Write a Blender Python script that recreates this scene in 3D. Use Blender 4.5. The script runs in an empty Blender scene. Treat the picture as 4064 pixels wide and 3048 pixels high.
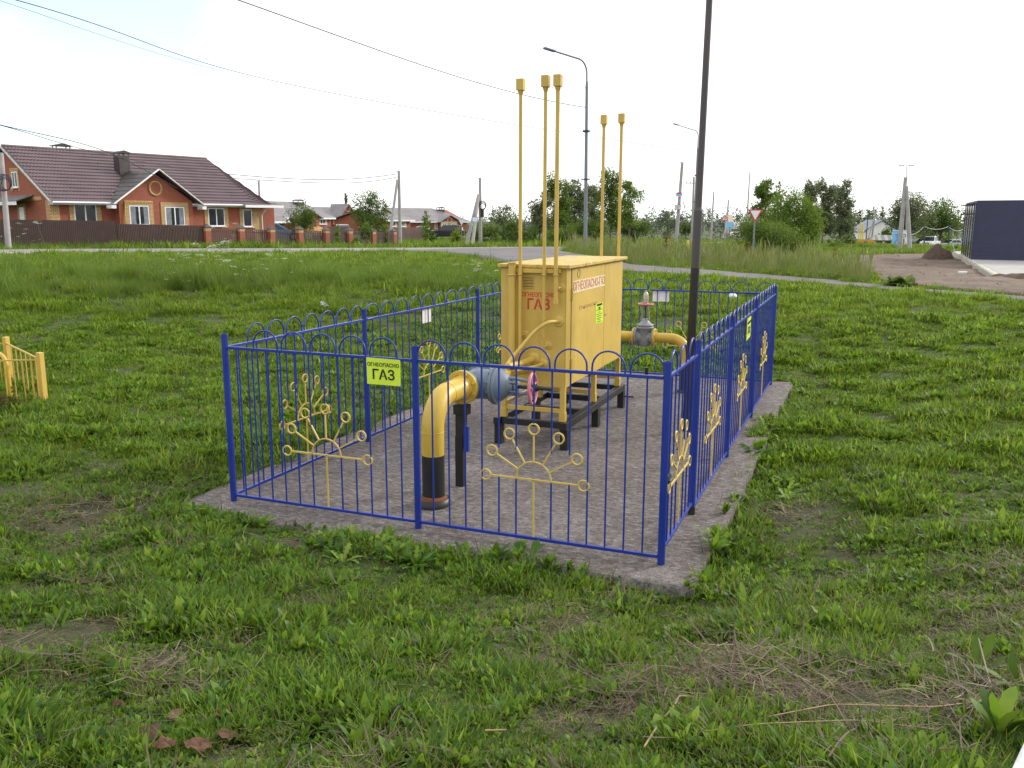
import bpy, bmesh, math, random
import numpy as np
from mathutils import Vector, Matrix, noise as mnoise
random.seed(7); np.random.seed(7)
PI = math.pi
S = bpy.context.scene
COL = S.collection
# ------------------------------------------------------------------ camera (solved from the fence and slab)
F = 3460.86
CAM = np.array([1.3309, -6.4149, 2.6498]); YAW, PITCH, ROLL = .3839, .1873, .0017
HF = np.array([-math.sin(YAW), math.cos(YAW), 0.]); HR = np.array([math.cos(YAW), math.sin(YAW), 0.])
FW = HF * math.cos(PITCH) + np.array([0, 0, -math.sin(PITCH)])
UP0 = np.cross(HR, FW)
RT = HR * math.cos(ROLL) + UP0 * math.sin(ROLL); UPV = UP0 * math.cos(ROLL) - HR * math.sin(ROLL)
cam = bpy.data.cameras.new('camera'); cob = bpy.data.objects.new('camera', cam); COL.objects.link(cob)
cam.sensor_fit = 'HORIZONTAL'; cam.sensor_width = 36; cam.lens = F / 4064 * 36; cam.clip_end = 3000; cam.clip_start = .05
M = Matrix.Identity(4)
for i in range(3):
    M[i][0] = RT[i]; M[i][1] = UPV[i]; M[i][2] = -FW[i]; M[i][3] = CAM[i]
cob.matrix_world = M
S.camera = cob
# ------------------------------------------------------------------ world, sun, exposure
SUN_AZ = YAW - math.radians(62)          # direction towards the sun, measured from +Y (left positive)
SUN_EL = math.radians(26)
sundir = Vector((-math.sin(SUN_AZ) * math.cos(SUN_EL), math.cos(SUN_AZ) * math.cos(SUN_EL), math.sin(SUN_EL)))
sl = bpy.data.lights.new('sun', 'SUN'); sl.energy = 1.5; sl.angle = math.radians(10); sl.color = (1, .93, .82)
so = bpy.data.objects.new('sun', sl); COL.objects.link(so); so.rotation_euler = sundir.to_track_quat('Z', 'Y').to_euler()
so.location = (20, 20, 40)
W = bpy.data.worlds.new('World'); S.world = W; W.use_nodes = True
nt = W.node_tree; nt.nodes.clear()
def wn(t, **k):
    n = nt.nodes.new(t)
    for a, b in k.items(): setattr(n, a, b)
    return n
sky = wn('ShaderNodeTexSky'); sky.sky_type = 'NISHITA'; sky.sun_disc = False
sky.sun_elevation = SUN_EL; sky.sun_rotation = math.atan2(sundir.x, sundir.y)
bg1 = wn('ShaderNodeBackground'); bg1.inputs[1].default_value = .15
bg2 = wn('ShaderNodeBackground'); bg2.inputs[0].default_value = (1, .995, .985, 1); bg2.inputs[1].default_value = .66
mx = wn('ShaderNodeMixShader'); out = wn('ShaderNodeOutputWorld')
tc = wn('ShaderNodeTexCoord'); nz = wn('ShaderNodeTexNoise'); nz.inputs['Scale'].default_value = 2.6; nz.inputs['Detail'].default_value = 5
mpw = wn('ShaderNodeMapping'); mpw.inputs['Scale'].default_value = (1, 1, 2.2)
nt.links.new(tc.outputs['Generated'], mpw.inputs[0]); nt.links.new(mpw.outputs[0], nz.inputs['Vector'])
gd = FW + RT * (60 - 2032) / F + UPV * (1524 - 60) / F; gd /= np.linalg.norm(gd)   # gap in the cloud, upper left
dt = wn('ShaderNodeVectorMath', operation='DOT_PRODUCT'); dt.inputs[1].default_value = gd
nt.links.new(tc.outputs['Generated'], dt.inputs[0])
mr = wn('ShaderNodeMapRange'); mr.inputs[1].default_value = .95; mr.inputs[2].default_value = .999; mr.inputs[3].default_value = 0; mr.inputs[4].default_value = .40
mr.interpolation_type = 'SMOOTHSTEP'
nt.links.new(dt.outputs['Value'], mr.inputs[0])
ad = wn('ShaderNodeMath', operation='ADD'); nt.links.new(nz.outputs[0], ad.inputs[0]); nt.links.new(mr.outputs[0], ad.inputs[1])
m2 = wn('ShaderNodeMapRange'); m2.inputs[1].default_value = .60; m2.inputs[2].default_value = .86; m2.inputs[3].default_value = 1; m2.inputs[4].default_value = .15
m2.interpolation_type = 'SMOOTHSTEP'
nt.links.new(ad.outputs[0], m2.inputs[0])
nt.links.new(sky.outputs[0], bg1.inputs[0]); nt.links.new(m2.outputs[0], mx.inputs[0])
nt.links.new(bg1.outputs[0], mx.inputs[1]); nt.links.new(bg2.outputs[0], mx.inputs[2]); nt.links.new(mx.outputs[0], out.inputs[0])
S.view_settings.view_transform = 'Standard'; S.view_settings.look = 'None'; S.view_settings.gamma = 1
S.view_settings.exposure = 1.16; S.view_settings.use_curve_mapping = False
S.render.engine = 'CYCLES'; S.cycles.max_bounces = 6; S.cycles.transparent_max_bounces = 8

# ------------------------------------------------------------------ picture -> place helpers
def ray(u, v): return FW + RT * ((u - 2032) / F) + UPV * ((1524 - v) / F)
def G(u, v, D):
    d = ray(u, v); return CAM + d * (D / (d @ HF))
def onplane(u, v, P0, n):
    d = ray(u, v); return CAM + d * (((np.asarray(P0) - CAM) @ n) / (d @ n))
def pxm(D): return D / F                   # metres per source pixel at distance D
# ------------------------------------------------------------------ terrain: thin-plate surface through surveyed heights
def LD(u, D): return CAM + D * HF + HR * ((u - 2032) / F / 1.018 * D)
cps = [(-4.6, -.4, -.02), (-2.1, -.45, -.03), (.4, -.6, -.10), (.6, 2, -.10), (.6, 5, -.06), (.6, 8.7, -.04), (-2, 8.8, -.03), (-4.8, 8.7, .02),
       (-4.8, 4, -.03), (-2, 4, -.2), (1.33, -6.4, .95), (1.33, -9, 1.0), (6, -6, .95), (-4, -9, .95)]
for u, D, z in [(0, 3, .55), (2032, 3, .55), (4064, 3, .68), (0, 6, .18), (4064, 6, .2), (0, 9, .1), (4064, 9, .05), (0, 13, .12), (4064, 13, .22), (3500, 11, .02),
        (0, 18, .36), (0, 24, 1.02), (0, 28, 1.24), (0, 34, 1.22), (0, 44, 1.07), (0, 50, .97), (0, 70, .7), (800, 14, .04), (800, 20, .48), (800, 25, 1.0), (800, 28, 1.10), (800, 43, .97), (800, 54, .82), (800, 75, .4),
        (1500, 19, .38), (1500, 24.5, .92), (1500, 28, 1.02), (1600, 35, 1.1), (1600, 48, .87), (1560, 72, .32), (2000, 20, .5), (2000, 27, .92), (2000, 35, 1.15), (2000, 75, .3),
        (2324, 48, 1.05), (2324, 30, 1.02), (2324, 22, .6), (2985, 38, .75), (2985, 25, .82), (2985, 18, .3), (2738, 45, .68), (2985, 60, .2),
        (4064, 20, .75), (4064, 16, .45), (3600, 23, .75), (3600, 35, .5), (3974, 37, .1), (3810, 60, -.1), (3600, 85, -.4), (3700, 150, -2.1),
        (2900, 130, -.7), (2000, 120, -.3), (1200, 120, -.5), (0, 120, 0), (-2500, 60, .6), (-2500, 25, .8), (-2500, 9, .4), (6500, 60, -.1), (6500, 20, .7), (6500, 9, .4),
        (-1500, 400, -2), (2000, 400, -3), (5500, 400, -5)]:
    p = LD(u, D); cps.append((p[0], p[1], z))
CP = np.array(cps)
def _U(r2): return np.where(r2 > 1e-12, r2 * np.log(r2 + 1e-12), 0.)
def _tps(C):
    n = len(C); d2 = ((C[:, None, :2] - C[None, :, :2]) ** 2).sum(-1) / 100
    K = _U(d2) + np.eye(n) * .02; Pm = np.c_[np.ones(n), C[:, :2] / 10]
    A = np.block([[K, Pm], [Pm.T, np.zeros((3, 3))]])
    return np.linalg.solve(A, np.r_[C[:, 2], 0, 0, 0])
TW = _tps(CP)
def height(x, y):
    x = np.atleast_1d(np.asarray(x, float)); y = np.atleast_1d(np.asarray(y, float)); sh = x.shape
    x = x.ravel(); y = y.ravel(); o = np.empty(len(x))
    for a in range(0, len(x), 20000):
        xs, ys = x[a:a + 20000], y[a:a + 20000]
        d2 = ((xs[:, None] - CP[None, :, 0]) ** 2 + (ys[:, None] - CP[None, :, 1]) ** 2) / 100
        o[a:a + 20000] = _U(d2) @ TW[:len(CP)] + TW[-3] + TW[-2] * xs / 10 + TW[-1] * ys / 10
    ins = (x > -4.5) & (x < .3) & (y > -.3) & (y < 8.4)
    o[ins] = np.minimum(o[ins], -.08)
    return o.reshape(sh)
def hz(x, y): return float(height(x, y)[0])
def hit(u, v):
    d = ray(u, v); d = d / (d @ HF); t = np.concatenate([np.arange(2, 60, .1), np.arange(60, 400, .5)])
    z = CAM[2] + d[2] * t - height(CAM[0] + d[0] * t, CAM[1] + d[1] * t)
    i = int(np.argmax(z < 0)) if (z < 0).any() else len(t) - 1
    p = CAM + d * t[i]; return np.array([p[0], p[1], hz(p[0], p[1])])

# ------------------------------------------------------------------ materials
MATS = {}
class NT:
    def __init__(s, name):
        s.m = bpy.data.materials.new(name); s.m.use_nodes = True; s.t = s.m.node_tree; s.t.nodes.clear()
        s.o = s.n('ShaderNodeOutputMaterial')
    def n(s, ty, ins=None, **k):
        n = s.t.nodes.new(ty)
        for a, b in k.items(): setattr(n, a, b)
        for a, b in (ins or {}).items():
            if hasattr(b, 'is_output') or hasattr(b, 'links'): s.t.links.new(b, n.inputs[a])
            else: n.inputs[a].default_value = b
        return n
    def l(s, a, b): s.t.links.new(a, b)
    def noise(s, vec, sc, det=4, rough=.55): return s.n('ShaderNodeTexNoise', {'Vector': vec, 'Scale': sc, 'Detail': det, 'Roughness': rough}).outputs[0]
    def ramp(s, fac, stops):
        r = s.n('ShaderNodeValToRGB', {'Fac': fac}); e = r.color_ramp.elements
        while len(e) < len(stops): e.new(.5)
        for i, (p, c) in enumerate(stops):
            e[i].position = p; e[i].color = (*c, 1) if len(c) == 3 else c
        return r.outputs[0]
    def rng(s, v, a, b, c=0., d=1.): return s.n('ShaderNodeMapRange', {0: v, 1: a, 2: b, 3: c, 4: d}).outputs[0]
    def mix(s, f, a, b, mode='MIX'):
        n = s.n('ShaderNodeMix', data_type='RGBA', blend_type=mode)
        for i, x in ((0, f), (6, a), (7, b)):
            if hasattr(x, 'is_output'): s.l(x, n.inputs[i])
            else: n.inputs[i].default_value = ((*x, 1) if isinstance(x, tuple) and len(x) == 3 else x)
        return n.outputs[2]
    def bump(s, h, dist, st=1.): return s.n('ShaderNodeBump', {'Height': h, 'Distance': dist, 'Strength': st}).outputs[0]
    def pbr(s, col, rough=.6, metal=0., nrm=None, **kw):
        b = s.n('ShaderNodeBsdfPrincipled')
        for k, x in (('Base Color', col), ('Roughness', rough), ('Metallic', metal), *kw.items()):
            if hasattr(x, 'is_output'): s.l(x, b.inputs[k])
            else: b.inputs[k].default_value = ((*x, 1) if isinstance(x, tuple) and len(x) == 3 else x)
        if nrm is not None: s.l(nrm, b.inputs['Normal'])
        s.l(b.outputs[0], s.o.inputs[0]); return b
def pos(t): return t.n('ShaderNodeNewGeometry').outputs['Position']
def objc(t): return t.n('ShaderNodeTexCoord').outputs['Object']
def uvc(t): return t.n('ShaderNodeTexCoord').outputs['UV']
def plain(name, c, rough=.6, metal=0., var=.18, sc=6., bump=0.):
    t = NT(name); p = objc(t); n = t.noise(p, sc, 5)
    dark = tuple(x * (1 - var) for x in c); lite = tuple(min(1, x * (1 + var)) for x in c)
    col = t.ramp(n, [(.3, dark), (.7, lite)])
    nr = t.bump(t.noise(p, sc * 8, 3), bump) if bump else None
    t.pbr(col, t.rng(t.noise(p, sc * 2, 3), .3, .7, max(.05, rough - .1), min(1, rough + .1)), metal, nr); MATS[name] = t.m; return t.m
def paint(name, c, chip, rust_amt=.62, rough=.42, dirt=(.30, .19, .05), dirtamt=.35):
    """gloss paint with dirt streaks and rust chips"""
    t = NT(name); p = pos(t)
    mp = t.n('ShaderNodeMapping', {'Vector': p, 'Scale': (1, 1, .18)}).outputs[0]
    n1 = t.noise(p, 3., 5); st = t.noise(mp, 14., 6, .65); ch = t.noise(p, 22., 8, .7); big = t.noise(p, 2.2, 3)
    col = t.ramp(n1, [(.3, tuple(x * .9 for x in c)), (.7, tuple(min(1, x * 1.06) for x in c))])
    d = t.n('ShaderNodeMath', {0: t.rng(st, .5, .8), 1: dirtamt}, operation='MULTIPLY').outputs[0]
    col = t.mix(d, col, dirt)
    chf = t.n('ShaderNodeMath', {0: t.rng(ch, rust_amt, rust_amt + .025), 1: t.rng(big, .45, .6)}, operation='MULTIPLY').outputs[0]
    col = t.mix(chf, col, chip)
    t.pbr(col, t.rng(st, .3, .8, rough - .08, rough + .2), 0., t.bump(t.noise(p, 30., 3), .0006)); MATS[name] = t.m; return t.m
YEL = (.56, .39, .082)
paint('yellow_paint', YEL, (.09, .035, .012), .66)
paint('roof_yellow', YEL, (.07, .05, .03), .56, .5, (.05, .035, .015), .75)
plain('dark_print', (.07, .04, .015), .8)
paint('pipe_yellow', (.54, .37, .05), (.10, .04, .015), .64, .38)
paint('pale_yellow_paint', (.54, .40, .10), (.25, .15, .05), .7, .5)
paint('blue_paint', (.010, .030, .26), (.06, .03, .03), .66, .36, (.01, .015, .06), .2)
paint('black_paint', (.012, .012, .013), (.05, .03, .02), .68, .45, (.05, .045, .04), .3)
paint('valve_blue', (.135, .175, .235), (.12, .07, .05), .64, .5, (.08, .07, .07), .4)
paint('valve_grey', (.22, .23, .26), (.12, .07, .05), .62, .5, (.08, .07, .06), .4)
paint('wheel_pink', (.52, .16, .22), (.12, .07, .06), .6, .5, (.2, .1, .1), .4)
paint('pole_grey', (.062, .056, .060), (.07, .04, .02), .64, .5, (.06, .05, .04), .4)
paint('lamp_blue_grey', (.18, .205, .25), (.1, .1, .1), .7, .5, (.1, .1, .12), .3)
paint('sticker_green', (.58, .76, .05), (.3, .3, .1), .75, .4, (.3, .35, .05), .15)
plain('rust', (.16, .055, .02), .9, 0, .4, 30, .004)
plain('red_print', (.55, .03, .03), .6); plain('faded_red_print', (.42, .10, .07), .7, 0, .3, 20)
plain('dry_stem', (.34, .25, .14), .8, 0, .3, 20); plain('pale_strip', (.66, .55, .34), .7, 0, .12, 14); plain('faint_print', (.50, .33, .10), .7, 0, .1, 20); plain('black_print', (.012, .012, .012), .6)
plain('white_sheet', (.74, .74, .78), .5, 0, .05); plain('plastic_white', (.8, .8, .8), .35, 0, .05)
plain('clear_plastic', (.45, .43, .38), .2, 0, .3, 30)
plain('steel', (.35, .35, .36), .4, .8); plain('dark_steel', (.05, .05, .055), .5, .4)
plain('white_metal', (.75, .77, .8), .4, 0, .05); plain('white_paint', (.80, .80, .80), .6, 0, .08, 3)
plain('whitewash', (.52, .54, .56), .85, 0, .35, 9, .003); plain('beige_plaster', (.55, .45, .32), .8, 0, .15); plain('dark_glass', (.02, .025, .03), .08, 0, .3, 2)
plain('curtain_white', (.17, .19, .22), .5, 0, .3, 4)
plain('brown_metal', (.085, .05, .045), .42, .1, .15, 2); plain('brown_picket', (.06, .038, .034), .5, .1, .2, 4)
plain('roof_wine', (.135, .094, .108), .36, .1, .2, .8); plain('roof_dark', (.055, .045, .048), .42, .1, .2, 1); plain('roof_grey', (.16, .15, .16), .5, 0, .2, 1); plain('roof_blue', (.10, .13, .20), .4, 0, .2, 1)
plain('concrete_pole', (.34, .33, .33), .85, 0, .15, 2, .002); plain('cable', (.012, .014, .03), .5)
plain('bark', (.10, .08, .065), .9, 0, .4, 6, .01); plain('pale_bark', (.30, .28, .26), .8, 0, .4, 5, .01)
plain('navy_clad', (.030, .034, .075), .45, .2, .12, 3); plain('facade_glass', (.09, .11, .12), .06, .25, .2, 1)
plain('foundation', (.42, .40, .35), .85, 0, .3, 4, .004); plain('car_white', (.75, .77, .8), .2, 0, .04); plain('car_silver', (.42, .47, .52), .22, .3, .05)
plain('car_dark', (.03, .03, .035), .2, .2, .1); plain('car_blue', (.05, .28, .55), .25, 0, .1); plain('rubber', (.015, .015, .015), .8)
plain('sign_red', (.60, .03, .04), .45, 0, .08); plain('sign_white', (.74, .76, .80), .4, 0, .08); plain('sign_blue', (.06, .25, .60), .45, 0, .1); plain('poster_blue', (.22, .50, .78), .4, 0, .1)
plain('orange_paint', (.60, .24, .04), .6); plain('sand', (.45, .24, .10), .9, 0, .3, 8, .02)
plain('plaster_pink', (.62, .50, .46), .8, 0, .1); plain('green_roof_strip', (.15, .18, .15), .5, 0, .2)
plain('yellow_marker', (.62, .52, .06), .5, 0, .1); plain('clod', (.105, .074, .056), .95, 0, .35, 5, .02)
plain('head_lamp', (.8, .82, .85), .1, .2)
t = NT('brick_red'); uv = uvc(t)
br = t.n('ShaderNodeTexBrick', {'Vector': uv, 'Color1': (.34, .092, .048, 1), 'Color2': (.27, .07, .036, 1), 'Mortar': (.20, .11, .08, 1), 'Scale': 1., 'Mortar Size': .008, 'Brick Width': .26, 'Row Height': .078, 'Bias': 0.})
t.pbr(t.mix(t.rng(t.noise(uv, .7, 4), .3, .7, 0, .35), br.outputs[0], (.36, .11, .06)), .85, 0, t.bump(br.outputs[1], .006, .6)); MATS['brick_red'] = t.m
t = NT('brick_yellow'); uv = uvc(t)
br = t.n('ShaderNodeTexBrick', {'Vector': uv, 'Color1': (.62, .42, .20, 1), 'Color2': (.52, .33, .14, 1), 'Mortar': (.16, .09, .06, 1), 'Scale': 1., 'Mortar Size': .012, 'Brick Width': .26, 'Row Height': .085, 'Bias': 0.})
t.pbr(br.outputs[0], .85, 0, t.bump(br.outputs[1], .006, .6)); MATS['brick_yellow'] = t.m
# concrete slab: grey-mauve, stained, gritty
t = NT('slab_concrete'); p = pos(t)
n1 = t.noise(p, .9, 6, .6); n2 = t.noise(p, 7., 8, .7); n3 = t.noise(p, 60., 4, .7)
c = t.ramp(n1, [(.3, (.112, .095, .090)), (.5, (.160, .140, .136)), (.74, (.26, .242, .238))])
c = t.mix(t.rng(n2, .48, .62, 0, .75), c, (.11, .082, .074)); c = t.mix(t.rng(t.noise(p, 2.3, 8, .78), .55, .68, 0, .5), c, (.36, .335, .33))
vo = t.n('ShaderNodeTexVoronoi', {'Vector': t.n('ShaderNodeVectorMath', {0: p, 1: t.n('ShaderNodeTexNoise', {'Vector': p, 'Scale': 3.}).outputs[1]}, operation='ADD').outputs[0], 'Scale': .9}, feature='DISTANCE_TO_EDGE')
c = t.mix(t.rng(vo.outputs[0], 0., .008, .6, 0), c, (.06, .05, .045))
g4 = t.noise(t.n('ShaderNodeMapping', {'Vector': p, 'Rotation': (0, 0, .6), 'Scale': (1, 2.6, 1)}).outputs[0], 9., 9, .8)
c = t.mix(t.rng(g4, .50, .58, 0, .7), c, (.36, .34, .338)); c = t.mix(t.rng(t.noise(p, 17., 7, .8), .50, .58, 0, .68), c, (.058, .046, .042))
c = t.mix(t.rng(n3, .45, .75, 0, .5), c, (.10, .08, .07))
t.pbr(c, .92, 0, t.bump(t.n('ShaderNodeMath', {0: n2, 1: n3}, operation='ADD').outputs[0], .022, 1.)); MATS['slab_concrete'] = t.m
t = NT('asphalt'); p = pos(t); n2 = t.noise(p, 40., 4, .7)
c = t.ramp(t.noise(p, .35, 6, .6), [(.3, (.20, .185, .19)), (.7, (.29, .275, .28))]); c = t.mix(t.rng(n2, .4, .7, 0, .4), c, (.12, .11, .11))
t.pbr(c, .85, 0, t.bump(n2, .008)); MATS['asphalt'] = t.m
t = NT('path_asphalt'); p = pos(t); n2 = t.noise(p, 30., 4, .7)
c = t.ramp(t.noise(p, .6, 6, .6), [(.3, (.115, .106, .112)), (.7, (.18, .168, .174))]); c = t.mix(t.rng(n2, .4, .7, 0, .4), c, (.08, .072, .072))
t.pbr(c, .9, 0, t.bump(n2, .01)); MATS['path_asphalt'] = t.m
t = NT('dirt'); p = pos(t); n2 = t.noise(p, 5., 8, .7)
c = t.ramp(t.noise(p, .55, 7, .65), [(.3, (.085, .060, .045)), (.5, (.145, .107, .080)), (.72, (.22, .172, .130))]); c = t.mix(t.rng(n2, .5, .68, 0, .6), c, (.09, .06, .05))
t.pbr(c, .95, 0, t.bump(n2, .08)); MATS['dirt'] = t.m
t = NT('soil_grass'); p = pos(t); n2 = t.noise(p, 9., 8, .75)
c = t.ramp(t.noise(p, .8, 6, .65), [(.3, (.036, .056, .013)), (.55, (.058, .080, .020)), (.72, (.082, .074, .034)), (.84, (.11, .085, .052))])
c = t.mix(t.rng(n2, .45, .65, 0, .6), c, (.026, .028, .013)); c = t.mix(t.rng(t.noise(p, 25., 5, .7), .58, .7, 0, .45), c, (.16, .14, .075))
t.pbr(c, .95, 0, t.bump(n2, .05)); MATS['soil_grass'] = t.m
def leafmat(name, cols, trans=.45, patch=.5, pcol=None, sc=.5, gloss=.12, inst=True, pcol2=None, sc2=2.4):
    """leaf: diffuse + translucent; colour varies by leaf (tint attribute), by plant and by patch of ground"""
    t = NT(name); p = pos(t)
    at = t.n('ShaderNodeAttribute', attribute_name='tint').outputs['Fac']
    rnd = t.n('ShaderNodeObjectInfo').outputs['Random'] if inst else t.noise(p, 2., 2)
    f = t.n('ShaderNodeMath', {0: at, 1: rnd}, operation='ADD').outputs[0]
    f = t.n('ShaderNodeMath', {0: f, 1: .5}, operation='MULTIPLY').outputs[0]
    k = len(cols); c = t.ramp(f, [(.12 + .76 * i / (k - 1), x) for i, x in enumerate(cols)])
    if pcol is not None: c = t.mix(t.rng(t.noise(p, sc, 5, .65), .47, .68, 0, patch), c, pcol)
    if pcol2 is not None: c = t.mix(t.rng(t.noise(p, sc2, 6, .7), .54, .68, 0, .42), c, pcol2)
    d = t.n('ShaderNodeBsdfPrincipled', {'Base Color': c, 'Roughness': .55, 'Specular IOR Level': gloss * 2.5}).outputs[0]
    tr = t.n('ShaderNodeBsdfTranslucent', {'Color': t.mix(.35, c, (.20, .24, .01))}).outputs[0]
    a = t.n('ShaderNodeMixShader', {0: trans, 1: d, 2: tr}).outputs[0]
    t.l(a, t.o.inputs[0]); MATS[name] = t.m
leafmat('lawn_leaf', [(.024, .065, .008), (.075, .165, .016), (.17, .30, .028), (.32, .44, .06)], .56, .28, (.20, .20, .06), .45, .12, True, (.185, .165, .065), 2.1)
leafmat('broad_leaf', [(.018, .062, .008), (.060, .165, .016), (.145, .29, .028), (.28, .41, .052)], .54, .2, (.13, .17, .035), .6, .16, True, (.14, .115, .05), 2.7)
leafmat('tall_leaf', [(.055, .12, .014), (.10, .20, .024), (.155, .26, .035), (.20, .28, .055)], .4, .3, (.15, .17, .06), .3)
leafmat('weed_leaf', [(.10, .13, .045), (.15, .19, .06), (.22, .22, .10), (.28, .25, .14)], .4, .55, (.12, .21, .04), .22)
leafmat('straw', [(.06, .042, .03), (.13, .095, .065), (.22, .17, .115), (.34, .275, .19)], .1, 0, None, 1, .05)
leafmat('clipping', [(.05, .035, .025), (.10, .075, .055), (.16, .13, .10)], .05, 0, None, 1, .05)
leafmat('dead_leaf', [(.045, .026, .018), (.10, .055, .036), (.17, .095, .062)], .15, 0, None, 1, .05)
leafmat('umbel', [(.07, .15, .025), (.10, .19, .04), (.50, .54, .42), (.62, .66, .54)], .3, 0, None, 1, .02)
leafmat('dock_seed', [(.13, .035, .02), (.20, .06, .03)], .1, 0, None, 1, .02)
FOL = {'dark': [(0.038, 0.077, 0.023), (0.070, 0.128, 0.033), (0.109, 0.179, 0.045)], 'mid': [(0.058, 0.109, 0.026), (0.109, 0.179, 0.038), (0.166, 0.243, 0.058)],
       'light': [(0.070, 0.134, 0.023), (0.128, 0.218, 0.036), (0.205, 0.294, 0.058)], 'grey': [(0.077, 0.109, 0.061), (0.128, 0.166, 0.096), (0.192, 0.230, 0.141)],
       'lime': [(0.102, 0.166, 0.019), (0.192, 0.269, 0.032), (0.282, 0.346, 0.051)], 'blue': [(0.077, 0.109, 0.096), (0.115, 0.154, 0.134), (0.160, 0.198, 0.173)], 'brown': [(0.038, 0.064, 0.015), (0.077, 0.090, 0.026), (0.154, 0.090, 0.045)]}  # 'blue' set: distance haze mixed into the leaf colour of far trees
for k, c in FOL.items(): leafmat('crown_' + k, c, .46, 0, None, 1, .06, False)
for k in ('dark', 'mid', 'light', 'grey', 'lime', 'blue', 'brown'): MATS[k] = MATS['crown_' + k]

# ------------------------------------------------------------------ mesh builder
def basis(ax):
    ax = Vector(ax).normalized(); t = Vector((0, 0, 1)) if abs(ax.z) < .95 else Vector((1, 0, 0))
    a = t.cross(ax).normalized(); return a, ax.cross(a), ax
class MB:
    def __init__(s): s.v = []; s.f = []; s.sm = []; s.mi = []; s.cur = 0
    def add(s, vs, fs, smooth=False):
        o = len(s.v); s.v += [tuple(map(float, x)) for x in vs]; s.f += [tuple(o + i for i in q) for q in fs]; s.sm += [smooth] * len(fs); s.mi += [s.cur] * len(fs); return s
    def box(s, lo, hi, m=None):
        (a, b, c), (d, e, f) = lo, hi
        vs = [(a, b, c), (d, b, c), (d, e, c), (a, e, c), (a, b, f), (d, b, f), (d, e, f), (a, e, f)]
        if m is not None: vs = [m @ Vector(x) for x in vs]
        return s.add(vs, [(0, 3, 2, 1), (4, 5, 6, 7), (0, 1, 5, 4), (1, 2, 6, 5), (2, 3, 7, 6), (3, 0, 4, 7)])
    def cbox(s, c, d, m=None): return s.box([c[i] - d[i] / 2 for i in range(3)], [c[i] + d[i] / 2 for i in range(3)], m)
    def bar(s, p0, p1, w, h=None, upv=(0, 0, 1)):
        p0, p1 = Vector(p0), Vector(p1); h = h or w; ax = (p1 - p0).normalized(); a = Vector(upv).cross(ax)
        a = a.normalized() if a.length > 1e-4 else Vector((1, 0, 0)); b = ax.cross(a); vs = []
        for p in (p0, p1):
            for i, j in ((-1, -1), (1, -1), (1, 1), (-1, 1)): vs.append(p + a * w / 2 * i + b * h / 2 * j)
        return s.add(vs, [(0, 3, 2, 1), (4, 5, 6, 7), (0, 1, 5, 4), (1, 2, 6, 5), (2, 3, 7, 6), (3, 0, 4, 7)])
    def cyl(s, p0, p1, r0, r1=None, n=12, caps=True):
        r1 = r0 if r1 is None else r1; p0, p1 = Vector(p0), Vector(p1); a, b, _ = basis(p1 - p0); vs = []
        for p, r in ((p0, r0), (p1, r1)):
            for i in range(n):
                q = 2 * PI * i / n; vs.append(p + a * (r * math.cos(q)) + b * (r * math.sin(q)))
        s.add(vs, [(i, (i + 1) % n, n + (i + 1) % n, n + i) for i in range(n)], True)
        if caps: s.add(vs, [tuple(range(n))[::-1], tuple(range(n, 2 * n))])
        return s
    def tube(s, pts, r, n=8, closed=False, caps=True):
        pts = [Vector(p) for p in pts]; N = len(pts); rs = r if isinstance(r, (list, tuple)) else [r] * N; vs = []; pa = None
        for i, p in enumerate(pts):
            tg = (pts[(i + 1) % N] - pts[i - 1]) if closed else (pts[min(i + 1, N - 1)] - pts[max(i - 1, 0)])
            tg.normalize()
            if pa is None: a, b, _ = basis(tg)
            else:
                a = pa - tg * pa.dot(tg)
                a = a.normalized() if a.length > 1e-5 else basis(tg)[0]
                b = tg.cross(a)
            pa = a
            for k in range(n):
                q = 2 * PI * k / n; vs.append(p + a * (rs[i] * math.cos(q)) + b * (rs[i] * math.sin(q)))
        fs = []
        for i in range(N if closed else N - 1):
            j = (i + 1) % N
            for k in range(n): fs.append((i * n + k, i * n + (k + 1) % n, j * n + (k + 1) % n, j * n + k))
        s.add(vs, fs, True)
        if caps and not closed: s.add(vs, [tuple(range(n))[::-1], tuple(range((N - 1) * n, N * n))])
        return s
    def torus(s, c, ax, R, r, n=24, m=8):
        a, b, _ = basis(ax); c = Vector(c)
        return s.tube([c + a * (R * math.cos(2 * PI * i / n)) + b * (R * math.sin(2 * PI * i / n)) for i in range(n)], r, m, True)
    def lathe(s, base, ax, prof, n=24, caps=True):
        a, b, z = basis(ax); base = Vector(base); vs = []
        for h, r in prof:
            for i in range(n):
                q = 2 * PI * i / n; vs.append(base + z * h + a * (r * math.cos(q)) + b * (r * math.sin(q)))
        k = len(prof)
        s.add(vs, [(j * n + i, j * n + (i + 1) % n, (j + 1) * n + (i + 1) % n, (j + 1) * n + i) for j in range(k - 1) for i in range(n)], True)
        if caps: s.add(vs, [tuple(range(n))[::-1], tuple(range((k - 1) * n, k * n))])
        return s
    def prism(s, poly, d):       # poly: 3-D outline, extruded by vector d
        n = len(poly); poly = [Vector(p) for p in poly]; d = Vector(d); vs = poly + [p + d for p in poly]
        return s.add(vs, [tuple(range(n))[::-1], tuple(range(n, 2 * n))] + [(i, (i + 1) % n, n + (i + 1) % n, n + i) for i in range(n)])
    def quad(s, a, b, c, d): return s.add([a, b, c, d], [(0, 1, 2, 3)])
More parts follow.
